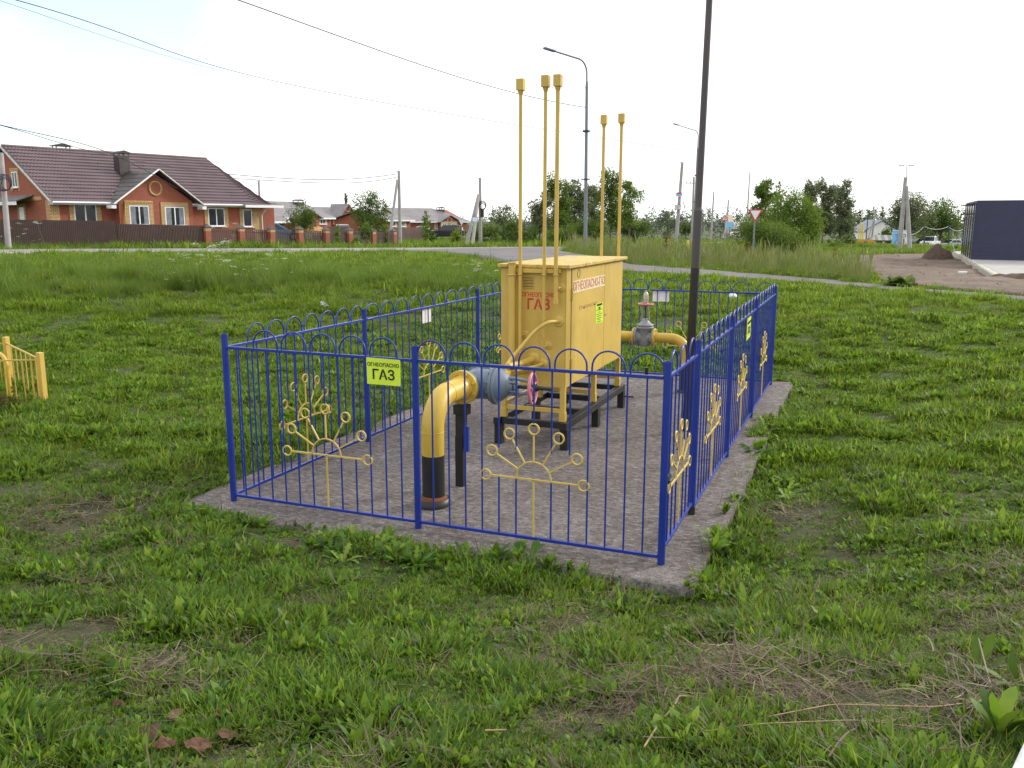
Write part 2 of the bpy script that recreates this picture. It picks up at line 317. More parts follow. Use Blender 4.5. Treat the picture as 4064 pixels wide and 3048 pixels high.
    def mesh(s, name, mats):
        me = bpy.data.meshes.new(name); me.from_pydata(s.v, [], s.f)
        me.polygons.foreach_set('use_smooth', s.sm)
        if not isinstance(mats, (list, tuple)): mats = [mats]
        for m in mats: me.materials.append(MATS[m])
        if len(mats) > 1: me.polygons.foreach_set('material_index', s.mi)
        bm = bmesh.new(); bm.from_mesh(me); bmesh.ops.recalc_face_normals(bm, faces=bm.faces)
        uv = bm.loops.layers.uv.new('UVMap')
        for f in bm.faces:
            n = f.normal
            if abs(n.z) > .8: h, w = Vector((1, 0, 0)), Vector((0, 1, 0))
            else:
                h = Vector((-n.y, n.x, 0)).normalized(); w = Vector((0, 0, 1))
            for L in f.loops: L[uv].uv = (L.vert.co.dot(h), L.vert.co.dot(w))
        bm.to_mesh(me); bm.free(); return me
    def build(s, name, mats, parent=None, bevel=0., world=True):
        me = s.mesh(name, mats)
        if parent is not None and world and parent.get('_w'): me.transform(wmat(parent).inverted())
        return link(name, me, parent, bevel)
def wmat(o):
    m = o.matrix_basis.copy()
    while o.parent: o = o.parent; m = o.matrix_basis @ m
    return m
def link(name, me, parent=None, bevel=0.):
    o = bpy.data.objects.new(name, me); COL.objects.link(o)
    if parent is not None: o.parent = parent
    if bevel:
        md = o.modifiers.new('bevel', 'BEVEL'); md.width = bevel; md.segments = 2; md.limit_method = 'ANGLE'
    return o
def tag(o, label=None, cat=None, group=None, kind=None):
    for k, v in (('label', label), ('category', cat), ('group', group), ('kind', kind)):
        if v: o[k] = v
    return o
def thing(name, label, cat, loc=(0, 0, 0), rotz=0., group=None, w=True):
    """an Empty at the base; w=True: its parts are given in world coordinates"""
    o = bpy.data.objects.new(name, None); COL.objects.link(o); o.location = [float(x) for x in loc]; o.rotation_euler = (0, 0, rotz); o.empty_display_size = .2
    if w: o['_w'] = 1
    return tag(o, label, cat, group)
def copy_tree(o, parent=None):
    c = o.copy(); COL.objects.link(c)
    if parent is not None: c.parent = parent
    for ch in list(o.children): copy_tree(ch, c)
    return c
def text_mesh(txt, size, mat, offset=0., sx=1., spacing=1.):
    cu = bpy.data.curves.new('lettering', 'FONT'); cu.body = txt; cu.size = size; cu.offset = offset; cu.extrude = .0012; cu.align_x = 'CENTER'; cu.align_y = 'CENTER'; cu.space_character = spacing; cu.resolution_u = 3
    ob = bpy.data.objects.new('lettering', cu); COL.objects.link(ob)
    dg = bpy.context.evaluated_depsgraph_get(); me = bpy.data.meshes.new_from_object(ob.evaluated_get(dg))
    bpy.data.objects.remove(ob); me.materials.clear(); me.materials.append(MATS[mat]); me.transform(Matrix.Diagonal((sx, 1, 1, 1))); return me
def put_text(txt, size, mat, c, xdir, parent, offset=0., sx=1., zdir=(0, 0, 1), spacing=1., name='lettering'):
    me = text_mesh(txt, size, mat, offset, sx, spacing); x = Vector(xdir).normalized(); z = Vector(zdir).normalized(); n = x.cross(z)
    m = Matrix((x, z, n)).transposed().to_4x4(); m.translation = Vector(c); me.transform(m)
    if parent is not None and parent.get('_w'): me.transform(wmat(parent).inverted())
    return link(name, me, parent)
def mesh_np(name, V, Q, mat, tint=None, smooth=False):
    V = np.asarray(V, np.float32); Q = np.asarray(Q, np.int32); k = Q.shape[1]
    me = bpy.data.meshes.new(name); me.vertices.add(len(V)); me.vertices.foreach_set('co', V.ravel())
    me.loops.add(Q.size); me.loops.foreach_set('vertex_index', Q.ravel()); me.polygons.add(len(Q))
    me.polygons.foreach_set('loop_start', np.arange(0, Q.size, k, dtype=np.int32))
    me.materials.append(MATS[mat])
    if tint is not None:
        a = me.attributes.new('tint', 'FLOAT', 'POINT'); a.data.foreach_set('value', np.asarray(tint, np.float32))
    me.update(calc_edges=True); me.validate(); return me
# ------------------------------------------------------------------ the setting: ground, road, path, dirt, slab
def struct(o): return tag(o, kind='structure')
def ground():
    na, rs = 220, [.0] + list(np.geomspace(.6, 1800, 190)); V = []; Q = []
    for r in rs:
        for i in range(na):
            a = 2 * PI * i / na; V.append((CAM[0] + r * math.cos(a), CAM[1] + r * math.sin(a), min(r, 360)))
    V = np.array(V); k = np.minimum(1, 360 / np.maximum(np.hypot(V[:, 0] - CAM[0], V[:, 1] - CAM[1]), 1e-6))
    z = height(CAM[0] + (V[:, 0] - CAM[0]) * k, CAM[1] + (V[:, 1] - CAM[1]) * k)
    nn = np.array([mnoise.fractal((x * .8, y * .8, 0), 1, 2, 4) for x, y, _ in V]) * .022
    z = z + np.where((V[:, 0] > -5.2) & (V[:, 0] < .9) & (V[:, 1] > -1) & (V[:, 1] < 9), nn * .2, nn); V[:, 2] = z
    for j in range(len(rs) - 1):
        for i in range(na): Q.append((j * na + i, j * na + (i + 1) % na, (j + 1) * na + (i + 1) % na, (j + 1) * na + i))
    me = mesh_np('ground', V, Q, 'soil_grass'); me.polygons.foreach_set('use_smooth', [True] * len(me.polygons)); return struct(link('ground', me))
ground()
def resample(pts, n):
    pts = np.array(pts, float); d = np.r_[0, np.cumsum(np.hypot(*np.diff(pts[:, :2], axis=0).T))]; t = np.linspace(0, d[-1], n)
    return np.c_[[np.interp(t, d, pts[:, i]) for i in range(pts.shape[1])]].T
def sheet(name, mat, e0, e1, n, m, lift, rough=0., rs=1.):
    a, b = resample(e0, n), resample(e1, n); V = []; Q = []
    for j in range(m + 1):
        q = a * (1 - j / m) + b * (j / m); z = height(q[:, 0], q[:, 1]) + lift
        if rough: fi = np.arange(n) / (n - 1); z = z + np.array([mnoise.fractal((x * rs, y * rs, 3), 1, 2, 5) for x, y, *_ in q]) * rough * np.clip(min(j, m - j) / m * 8, 0, 1) * np.clip(np.minimum(fi, 1 - fi) * 12, 0, 1)
        V += list(np.c_[q[:, :2], z])
    for j in range(m):
        for i in range(n - 1): Q.append((j * n + i, j * n + i + 1, (j + 1) * n + i + 1, (j + 1) * n + i))
    rim = list(range(n)) + [j * n + n - 1 for j in range(1, m + 1)] + [m * n + i for i in range(n - 2, -1, -1)] + [j * n for j in range(m - 1, 0, -1)]
    o = len(V); V += [(V[i][0], V[i][1], V[i][2] - .3) for i in rim]; k = len(rim)
    Q += [(rim[i], o + i, o + (i + 1) % k, rim[(i + 1) % k]) for i in range(k)]
    me = mesh_np(name, V, Q, mat); me.polygons.foreach_set('use_smooth', [True] * len(me.polygons)); return link(name, me)
def far_pts(px, D): return [LD(u, d)[:2] for u, d in zip(px, D)]
ROAD_FAR = far_pts([-2600, -600, 0, 800, 1560, 2000, 2225, 2560, 2760, 2900], [30, 40, 44, 53.5, 65, 72, 77, 88, 112, 140])
ROAD_NEAR = far_pts([-2600, -600, 0, 800, 1500, 2000, 2225, 2560, 2760, 2960], [24, 31, 34, 42, 49, 55, 58, 70, 92, 130])
struct(sheet('road', 'asphalt', ROAD_FAR, ROAD_NEAR, 90, 8, .035))
PATH_TOP = [hit(*q)[:2] for q in [(2225, 1000), (2510, 1056), (2750, 1072), (3010, 1092), (3300, 1117), (3480, 1133), (4064, 1184)]]
PATH_BOT = [hit(*q)[:2] for q in [(1700, 1003), (1884, 1021), (1986, 1040), (2250, 1066), (2510, 1083), (2750, 1096), (3000, 1112), (3300, 1133), (3480, 1150), (4064, 1200)]]
def extend(e, k, at_end=True):
    a, b = (np.array(e[-1]), np.array(e[-2])) if at_end else (np.array(e[0]), np.array(e[1]))
    q = list(a + (a - b) / np.linalg.norm(a - b) * k); return e + [q] if at_end else [q] + e
PATH_TOP = [LD(2300, 60)[:2]] + extend(PATH_TOP, 18); PATH_BOT = [LD(1500, 50)[:2]] + extend(PATH_BOT, 18)
struct(sheet('path', 'path_asphalt', PATH_TOP, PATH_BOT, 90, 8, .045))
DIRT_FAR = [hit(*q)[:2] for q in [(3330, 1020), (3480, 1012), (3650, 1010), (3809, 1012), (3900, 1020)]] + [list(LD(4400, 60)[:2])]
DIRT_NEAR = [hit(*q)[:2] for q in [(3500, 1118), (3560, 1136), (3700, 1148), (3900, 1166), (4064, 1181)]] + [list(LD(5200, 22)[:2])]
struct(sheet('dirt_lot', 'dirt', DIRT_FAR, DIRT_NEAR, 110, 70, .07, .16, .55))
# slab
SX0, SX1, SY0, SY1 = -4.55, .33, -.40, 8.45
def slab():
    nx, ny = 60, 100; V = []; Q = []
    def xy(i, j):
        x = SX0 + (SX1 - SX0) * i / nx; y = SY0 + (SY1 - SY0) * j / ny
        e = .022 * mnoise.fractal((x * 2, y * 2, 9), 1, 2, 4)
        if i in (0, nx): x += e
        if j in (0, ny): y += e
        return x, y
    for j in range(ny + 1):
        for i in range(nx + 1):
            x, y = xy(i, j); V.append((x, y, .006 * mnoise.fractal((x * 3, y * 3, 0), 1, 2, 4) - .004))
    for j in range(ny):
        for i in range(nx): a = j * (nx + 1) + i; Q.append((a, a + 1, a + nx + 2, a + nx + 1))
    rim = [j * (nx + 1) for j in range(ny, 0, -1)] + list(range(nx)) + [j * (nx + 1) + nx for j in range(ny)] + [ny * (nx + 1) + i for i in range(nx, -1, -1)]
    o = len(V); V += [(V[i][0], V[i][1], -.3) for i in rim]
    for k in range(len(rim) - 1): Q.append((rim[k], o + k, o + k + 1, rim[k + 1]))
    return struct(link('concrete_slab', mesh_np('concrete_slab', V, Q, 'slab_concrete')))
slab()
def fragment(name, label, pts, h, mat='slab_concrete', cat='slab'):
    m = MB(); ps = [hit(*q) for q in pts]; z = min(p[2] for p in ps)
    m.prism([(p[0], p[1], z - .06) for p in ps], (0, 0, .06 + h)); o = m.build(name, mat, None, .01)
    return tag(o, label, cat)
fragment('broken_slab', 'flat broken piece of grey concrete lying in the grass left of the fence', [(640, 1850), (700, 1818), (760, 1808), (788, 1830), (760, 1848), (690, 1862)], .012)
fragment('broken_slab', 'small sliver of grey concrete in the grass beside the larger broken piece', [(545, 1880), (570, 1862), (632, 1850), (640, 1868), (600, 1880)], .010)
# whitewashed kerb in the bottom right corner
kb = thing('kerb_stone', 'whitewashed concrete kerb in the bottom right corner beside tall leaves', 'kerb', hit(4050, 2990))
p0, p1 = hit(4072, 3060), hit(4132, 2900); d_ = (p1 - p0) / np.linalg.norm((p1 - p0)[:2])
pa, pb = p0 - d_ * .7, p0 + d_ * .75; side_ = np.array([d_[1], -d_[0], 0]) * .075
MB().bar(pa + side_ + (0, 0, .03), pb + side_ + (0, 0, .03), .15, .26).build('stone', 'whitewash', kb, .012)

# ------------------------------------------------------------------ blue yard fence
FH = 1.6
fence = thing('yard_fence', 'blue metal yard fence with arched tops and yellow sun ornaments around the gas cabinet', 'fence')
gate = thing('fence_gate', 'narrow blue gate with three arches and a yellow sun at the near right corner', 'gate')
PM, AM = {}, {}
def post(x, y, h=FH, parent=fence, z0=-.03):
    m = MB(); m.cyl((x, y, z0), (x, y, h), .030, n=16, caps=False).cyl((x, y, h), (x, y, h - .05), .026, n=16, caps=False).cyl((x, y, h - .05), (x, y, h - .046), .027, n=16)
    m.add([(x + .03 * math.cos(a), y + .03 * math.sin(a), h) for a in np.linspace(0, 2 * PI, 17)[:-1]] + [(x + .026 * math.cos(a), y + .026 * math.sin(a), h) for a in np.linspace(0, 2 * PI, 17)[:-1]], [(i, (i + 1) % 16, 16 + (i + 1) % 16, 16 + i) for i in range(16)])
    m.build('post', 'blue_paint', parent)
A_, B_, C_, E_, F_, G_, D_, H_, I_, K_ = (-4.127, 0), (-2.14, 0), (0, 0), (0, 1.264), (0, 3.37), (0, 5.565), (0, 8.112), (-4.127, 2.4375), (-4.127, 5.69), (-4.127, 8.112)
for q in (A_, B_, C_, E_, F_, G_, D_, H_, I_, K_): post(*q)
for q in (E_,): MB().cyl((*q, -.02), (*q, .075), .033, n=12).build('post_foot', 'black_paint', fence)
def picket(parent, p, z0, z1, mat='blue_paint', name='picket'):
    key = (round(z0, 3), round(z1, 3), mat)
    if key not in PM: PM[key] = MB().cyl((0, 0, z0), (0, 0, z1), .0075, n=6).mesh(name, mat)
    o = link(name, PM[key], parent); o.location = (p[0], p[1], 0); return o
def panel(parent, p0, p1, n, arch_c, orn=None, ztop=1.475, zbot=.055, rot=0.):
    p0, p1 = Vector((*p0, 0)), Vector((*p1, 0)); ax = (p1 - p0).normalized(); L = (p1 - p0).length; g = L / n; nrm = Vector((-ax.y, ax.x, 0))
    P = lambda k: p0 + ax * (g * k)
    MB().bar(p0 + ax * .03 + Vector((0, 0, ztop)), p1 - ax * .03 + Vector((0, 0, ztop)), .026, .026).build('top_rail', 'blue_paint', parent, .003)
    MB().bar(p0 + ax * .03 + Vector((0, 0, zbot)), p1 - ax * .03 + Vector((0, 0, zbot)), .03, .026).build('bottom_rail', 'blue_paint', parent, .003)
    zb, R, rl, rr = .555, .152, .425, .05
    for k in range(1, n):
        p = P(k)
        if orn is not None and abs(k - orn) < 2.75 * .153 / g:
            dx = (k - orn) * g; best = None
            for i in range(7):
                a = PI * i / 6; cx, cz = rl * math.cos(a), rl * math.sin(a)
                if abs(cx - dx) < rr + .004:
                    best = max(best or 0, zb + cz + math.sqrt(max(0, rr ** 2 - (cx - dx) ** 2)))
            if best is None: best = zb + .25
            if abs(dx) > .40: best = None
            if best is not None:
                picket(parent, p, best - .008, ztop)
                if abs(dx) > .05: picket(parent, p, zbot, zb)
                continue
        picket(parent, p, zbot, ztop)
    key = (round(ax.x, 3), round(ax.y, 3), round(g, 4))
    for k in arch_c:
        if key not in AM:
            r = .86 * g; pts = [Vector((0, 0, 0)) - ax * r + Vector((0, 0, -.01))] + [ax * (-r * math.cos(PI * i / 14)) + Vector((0, 0, .035 + .13 * math.sin(PI * i / 14))) for i in range(15)] + [ax * r + Vector((0, 0, -.01))]
            AM[key] = MB().tube(pts, .0078, 6).mesh('arch', 'blue_paint')
        o = link('arch', AM[key], parent); o.location = P(k) + Vector((0, 0, ztop + .012))
    if orn is not None:
        c = P(orn) - nrm * .012 * rot; T = lambda x, z: c + ax * x + Vector((0, 0, zb + z))
        b = MB(); b.bar(T(-rl + rr, 0), T(rl - rr, 0), .013).bar(T(0, zbot - zb), T(0, 0), .013)
        b.tube([T(R * math.cos(PI * i / 16), R * math.sin(PI * i / 16)) for i in range(17)], .0075, 6)
        so_ = b.build('sun_ornament', 'pale_yellow_paint', parent)
        for i in range(7):
            a = PI * i / 6; q = T(rl * math.cos(a), rl * math.sin(a))
            MB().torus(q, nrm, rr - .006, .0085, 20, 6).build('ring', 'pale_yellow_paint', so_, world=False)
            if 0 < i < 6: MB().bar(T(R * math.cos(a), R * math.sin(a)), T((rl - rr) * math.cos(a), (rl - rr) * math.sin(a)), .012, .012, nrm).build('ray', 'pale_yellow_paint', so_, world=False)
panel(fence, B_, C_, 14, range(1, 14, 2), 7)
panel(fence, (-4.127 - .002, 0), B_, 13, range(3, 12, 2), 7)
panel(gate, (0, .03), (0, 1.234), 8, (1.3, 3.8, 6.4), 4, 1.475, .115)
panel(fence, E_, F_, 14, range(1, 14, 2), 7)
panel(fence, F_, G_, 14, range(1, 14, 2), 7)
panel(fence, G_, D_, 16, range(1, 16, 2), 8)
panel(fence, H_, A_, 16, range(1, 14, 2), 8)
panel(fence, I_, H_, 18, range(1, 18, 2), 9)
panel(fence, K_, I_, 16, range(1, 16, 2), 8)
panel(fence, (-2.05, 8.112), D_, 14, (.8, 2.7, 4.6, 6.5, 8.4, 10.3, 12.9), 5)
panel(fence, K_, (-2.05, 8.112), 14, range(1, 14, 2), 7)
MB().cyl((-2.05, 8.112, -.02), (-2.05, 8.112, .15), .03, n=12).build('post_foot', 'black_paint', fence)
MB().cyl((-.46, 8.112, 1.475), (-.30, 8.112, 1.475), .019, n=10).build('rail_sleeve', 'blue_paint', fence)
MB().cyl((-4.127, 2.49, 1.475), (-4.127, 2.62, 1.475), .018, n=10).build('rail_sleeve', 'blue_paint', fence)
MB().cyl((-4.127, 2.49, .055), (-4.127, 2.62, .055), .018, n=10).build('rail_sleeve', 'blue_paint', fence)
MB().cbox((.02, .075, .68), (.02, .10, .045)).cyl((.035, .03, .66), (.035, .12, .66), .012, n=8).build('latch', 'dark_steel', gate)
# signs hung on the fence
def sheet_sign(name, label, quadpts, mat, cat='sign', lines=(), th=.003):
    a, b, c, d = [Vector(q) for q in quadpts]; n = (b - a).cross(d - a).normalized(); o = thing(name, label, cat, (a + b + c + d) / 4)
    MB().prism([a, b, c, d], n * -th).build('plate', mat, o)
    x = (b - a).normalized(); z = (d - a).normalized(); cc = (a + b + c + d) / 4
    for txt, size, off, dz, sx, col in lines: put_text(txt, size, col, cc + z * dz + n * .0022, x, o, off, sx, z)
    return o
sheet_sign('gas_sign', 'yellow-green sign reading ОГНЕОПАСНО ГАЗ hung on the near left fence panel', [(-2.595, -.030, 1.250), (-2.270, -.030, 1.250), (-2.270, -.026, 1.475), (-2.600, -.026, 1.480)], 'sticker_green', lines=[('ОГНЕОПАСНО', .044, .0005, .058, 1., 'black_print'), ('ГАЗ', .118, .0022, -.030, 1.02, 'black_print')])
sheet_sign('gas_sign', 'yellow-green gas sign seen edge-on on the right fence row', [(.030, 4.44, 1.19), (.030, 4.80, 1.20), (.030, 4.80, 1.46), (.030, 4.44, 1.46)], 'sticker_green', lines=[('ОГНЕОПАСНО', .044, .0005, .070, 1., 'black_print'), ('ГАЗ', .118, .0025, -.032, 1.02, 'black_print')])
sheet_sign('white_sign', 'white blank back of a sign on the left fence row', [(-4.153, 3.93, 1.265), (-4.153, 4.20, 1.265), (-4.153, 4.20, 1.462), (-4.153, 3.93, 1.462)], 'white_sheet')
sheet_sign('white_sign', 'white blank back of a sign on the far fence row behind the valve', [(-1.99, 8.14, 1.285), (-1.71, 8.14, 1.285), (-1.71, 8.14, 1.462), (-1.99, 8.14, 1.462)], 'white_sheet')

# ------------------------------------------------------------------ gas cabinet on its black base frame
CX0, CX1, CY0, CY1, CZ0, CZ1 = -2.60, -1.80, 2.97, 5.42, .73, 2.10
base = thing('base_frame', 'black steel base frame with stub legs under the yellow gas cabinet', 'frame', (-2.2, 4.2, 0))
for x in (-2.63, -1.80): MB().bar((x, 2.90, .285), (x, 5.56, .285), .085, .085).build('side_beam', 'black_paint', base, .004)
for y in (2.985, 3.75, 4.62, 5.50): MB().bar((-2.585, y, .283), (-1.845, y, .283), .075, .075).build('cross_beam', 'black_paint', base, .004)
for y in (2.99, 4.25, 5.51):
    for x in (-2.63, -1.80): MB().cbox((x, y, .117), (.09, .11, .25)).build('leg', 'black_paint', base, .004)
MB().cyl((-1.75, 5.51, .16), (-1.62, 5.51, .16), .012, n=8).build('grounding_bolt', 'black_paint', base)
cab = thing('gas_cabinet', 'yellow sheet-metal gas cabinet with red ГАЗ lettering and tall vent pipes', 'gas cabinet', (-2.2, 4.2, .33))
Y = 'yellow_paint'
b = MB(); b.box((CX0, CY0, CZ0), (CX1 - .012, CY1, CZ1)); b.build('body', Y, cab, .004)
MB().box((CX0 - .03, CY0 - .045, CZ1 + .001), (CX1 + .05, CY1 + .06, CZ1 + .040)).build('roof', 'roof_yellow', cab, .006)
MB().box((CX1 - .0118, 4.5055, CZ0 + .01), (CX1 + .001, 4.5245, CZ1 - .015)).build('door_gap', 'dark_print', cab)
MB().box((CX1 - .0118, 3.1355, CZ0 + .01), (CX1 + .001, 3.1595, CZ1 - .015)).build('door_gap', 'dark_print', cab)
MB().box((CX1 - .0115, 3.16, CZ0 + .01), (CX1 + .006, 4.505, CZ1 - .015)).build('door', Y, cab, .003)
MB().box((CX1 - .0115, 4.525, CZ0 + .02), (CX1 + .003, 5.40, CZ1 - .015)).build('door', Y, cab, .003)
MB().box((CX1 - .0115, 2.975, CZ0 - .005), (CX1 + .002, 3.135, CZ1 - .002)).build('corner_strip', Y, cab, .003)
for z in (.98, 1.80): MB().cyl((CX1 + .012, 3.147, z - .07), (CX1 + .012, 3.147, z + .07), .014, n=10).build('hinge', Y, cab)
MB().cyl((CX1 + .004, 4.56, 1.42), (CX1 + .008, 4.56, 1.42), .012, n=12).build('lock', 'black_paint', cab)
for y in (2.99, 4.22, 5.40):
    for x in (CX0 + .03, CX1 - .03):
        MB().box((x - .03, y - .03, .335), (x + .03, y + .03, CZ0 - .001)).box((x - .036, y - .036, .329), (x + .036, y + .036, .44)).build('leg', Y, cab, .003)
    MB().box((CX0 + .061, y - .018, .425), (CX1 - .061, y + .018, .475)).build('tie_bar', Y, cab, .003)
MB().box((CX0 + .01, 3.03, .47), (CX0 + .05, 4.18, .51)).build('tie_bar', Y, cab)
# louvre vent
v = MB(); v.box((-2.325, CY0 - .006, 1.86), (-2.19, CY0 - .0005, 1.995)); vo_ = v.build('vent_grille', Y, cab)
for i in range(8): MB().bar((-2.32, CY0 - .010, 1.873 + i * .016), (-2.197, CY0 - .010, 1.873 + i * .016), .012, .004).build('slat', 'dark_steel' if i % 2 else Y, vo_, world=False)
for o in list(vo_.children): o.data.transform(wmat(cab).inverted())
# stencilled lettering
put_text('ОГНЕОПАСНО', .068, 'red_print', (-2.135, CY0 - .0015, 1.792), (1, 0, 0), cab, .0016, .86)
put_text('ГАЗ', .168, 'red_print', (-2.135, CY0 - .0015, 1.678), (1, 0, 0), cab, .0035, .92)
MB().box((CX1 + .0065, 3.20, 1.805), (CX1 + .0085, 4.50, 1.945)).build('painted_strip', 'pale_strip', cab)
put_text('ОГНЕОПАСНО-ГАЗ', .138, 'faded_red_print', (CX1 + .0092, 3.85, 1.872), (0, 1, 0), cab, .001, 1.02)
put_text('Огнеопасно', .075, 'faint_print', (CX1 + .0082, 3.80, 1.615), (0, 1, 0), cab, 0, 1.7)
m = MB(); m.torus((CX1 + .008, 3.40, 2.02), (1, 0, 0), .048, .003, 16, 4); m.build('painted_mark', 'black_print', cab)
st = sheet_sign('sticker_tmp', None, [(CX1 + .0085, 4.12, 1.345), (CX1 + .0085, 4.44, 1.345), (CX1 + .0085, 4.44, 1.60), (CX1 + .0085, 4.12, 1.60)], 'sticker_green', None, [('ОГНЕОПАСНО', .032, .001, .105, 1., 'black_print'), ('ГАЗ', .04, .001, .062, 1.1, 'black_print')], .001)
kids = list(st.children)
for o in kids: o.data.transform(wmat(st)); o.data.transform(wmat(cab).inverted()); o.parent = cab; o.name = 'warning_label' if o.name.startswith('plate') else o.name
bpy.data.objects.remove(st)
for i, (z, w) in enumerate([(1.515, .26), (1.485, .10), (1.46, .26), (1.435, .18), (1.41, .22), (1.39, .12), (1.365, .20)]):
    MB().box((CX1 + .0087, 4.28 - w / 2, z - .004), (CX1 + .0099, 4.28 + w / 2, z + .003)).build('print_line', 'black_print', cab)
# bracket and vent pipes on the front
MB().box((-2.40, CY0 - .062, 2.045), (-1.855, CY0 - .008, 2.095)).build('pipe_bracket', Y, cab, .004)
def vent_pipe(x, y, z0, z1, r, boxs=.084, lab=None):
    o = MB().cyl((x, y, z0), (x, y, z1), r, n=14).build('vent_pipe', Y, cab)
    if lab: o['label'] = lab
    bx = MB().box((x - boxs / 2, y - boxs / 2, z1), (x + boxs / 2, y + boxs / 2, z1 + boxs * 1.45)).cyl((x, y, z1 - .05), (x, y, z1), r, boxs * .42, 12)
    bx.build('vent_box', Y, o, .004).data.transform(wmat(cab).inverted())
    if y < 3.2:
        cl = MB(); cl.torus((x, y, 2.03), (0, 0, 1), r + .006, .007, 16, 6); cl.build('clamp', Y, o).data.transform(wmat(cab).inverted())
        MB().cyl((x, y, z0 - .002), (x, y, z0 + .05), r * 1.2, n=12).build('end_cap', Y, o).data.transform(wmat(cab).inverted())
YF = CY0 - .092
vent_pipe(-2.325, YF, 1.13, 4.03, .020); vent_pipe(-2.035, YF, 1.32, 4.05, .020); vent_pipe(-1.895, YF, 1.71, 4.05, .023)
vent_pipe(-2.17, 5.62, 1.2, 3.93, .021); vent_pipe(-1.92, 5.62, 1.2, 3.94, .021)
MB().cyl((-2.425, YF, .95), (-2.425, YF, 2.15), .042, n=18).cyl((-2.425, YF, 2.15), (-2.425, YF, 2.165), .055, n=18).torus((-2.425, YF, 2.02), (0, 0, 1), .048, .008, 18, 6).build('stand_pipe', Y, cab)
for x, z, r in ((-1.885, 1.50, .062), (-2.30, 1.33, .048), (-2.01, 1.215, .048), (-1.865, 1.885, .055), (-2.44, .86, .05)):
    MB().lathe((x, CY0 - .001, z), (0, -1, 0), [(0, r), (.004, r), (.007, r * .8), (.009, .022)], 20).build('rosette', Y, cab)
    if z > 1.6: MB().cyl((x, CY0 - .008, z), (x, YF, z), .015, n=10).build('pipe_stub', Y, cab)
for x, z in ((-2.30, 1.33), (-2.01, 1.215)): MB().cyl((x, CY0 - .008, z), (x - .02, YF, z), .014, n=10).build('pipe_stub', Y, cab)
def bend(pts, r=.06, n=7):
    out = [Vector(pts[0])]
    for i in range(1, len(pts) - 1):
        p, a, b = Vector(pts[i]), Vector(pts[i - 1]), Vector(pts[i + 1]); d1 = (a - p).normalized(); d2 = (b - p).normalized(); k = min(r, (a - p).length * .49, (b - p).length * .49)
        for j in range(n + 1):
            t = j / n; out.append((p + d1 * k) * (1 - t) ** 2 + p * 2 * t * (1 - t) + (p + d2 * k) * t ** 2)
    return out + [Vector(pts[-1])]
MB().tube(bend([(-1.885, CY0, 1.50), (-1.93, 2.72, 1.52), (-2.06, 2.66, 1.42), (-2.29, 2.50, 1.10), (-2.29, 2.30, 1.02)], .14), .021, 12).build('impulse_pipe', Y, cab)
MB().tube(bend([(-2.19, CY0, 1.05), (-2.20, 2.62, 1.05), (-2.24, 2.3, 1.06)], .08), .036, 14).lathe((-2.19, CY0 - .001, 1.05), (0, -1, 0), [(0, .075), (.004, .075), (.012, .05)], 20).build('inlet_pipe', Y, cab)
MB().tube(bend([(-2.07, CY0, 1.0), (-2.09, 2.7, 1.0), (-2.2, 2.4, 1.0)], .08), .020, 12).lathe((-2.07, CY0 - .001, 1.0), (0, -1, 0), [(0, .06), (.004, .06), (.012, .03)], 20).build('inlet_pipe', Y, cab)

# ------------------------------------------------------------------ near gas pipe, flange, blue gate valve with pink wheel
PX, PZ = -2.30, 1.01
gp = thing('gas_pipe', 'thick yellow gas pipe with black foot bending toward the blue valve', 'gas pipe', (PX, .61, 0))
MB().cyl((PX, .61, 0), (PX, .61, .485), .106, n=36).build('black_foot', 'black_paint', gp)
MB().lathe((PX - .01, .61, -.005), (0, 0, 1), [(0, .16), (.075, .16), (.075, .150), (.06, .147)], 36).build('foot_ring', 'black_paint', gp)
MB().lathe((PX - .005, .61, .05), (0, 0, 1), [(0, .147), (.028, .13), (.045, .107)], 30).build('rust_collar', 'rust', gp)
Rb = .30; el = [(PX, .61, .486), (PX, .61, .60)] + [(PX, .61 + Rb - Rb * math.cos(a), PZ - Rb + Rb * math.sin(a)) for a in np.linspace(0, PI / 2, 14)] + [(PX, 1.0, PZ), (PX, 1.20, PZ)]
MB().tube(el, .1055, 36).build('elbow', 'pipe_yellow', gp)
for p, ax in (((PX, .61, PZ - Rb - .005), (0, 0, 1)), ((PX, .61 + Rb, PZ), (0, 1, 0))): MB().torus(p, ax, .1055, .004, 36, 6).build('weld', 'pipe_yellow', gp)
def flange(parent, c, ax, R, th, mat, nb, bmat, r0=.01, bh=.02, bolts=True):
    c = Vector(c); ax = Vector(ax).normalized(); a, b, _ = basis(ax)
    f = MB().lathe(c, ax, [(0, R - .005), (.004, R), (th - .004, R), (th, R - .005)], 40).build('flange', mat, parent)
    for i in range(nb if bolts else 0):
        q = 2 * PI * (i + .5) / nb; p = c + (a * math.cos(q) + b * math.sin(q)) * R * .84
        MB().cyl(p - ax * bh, p + ax * (th + bh), r0, n=6).build('bolt', bmat, f, world=False).data.transform(wmat(parent).inverted() if parent.get('_w') else Matrix.Identity(4))
    return f
MB().lathe((PX, 1.15, PZ), (0, 1, 0), [(0, .108), (.04, .115), (.09, .125)], 36).build('flange_neck', 'pipe_yellow', gp)
flange(gp, (PX, 1.235, PZ), (0, 1, 0), .170, .032, 'pipe_yellow', 8, 'pipe_yellow', .016)
gv = thing('gate_valve', 'blue flanged gate valve lying sideways with a pink handwheel', 'valve', (PX, 1.5, PZ))
VB = 'valve_blue'
flange(gv, (PX, 1.270, PZ), (0, 1, 0), .168, .034, VB, 8, VB, .015, 0, False)
flange(gv, (PX, 1.700, PZ), (0, 1, 0), .168, .034, VB, 8, VB, .015)
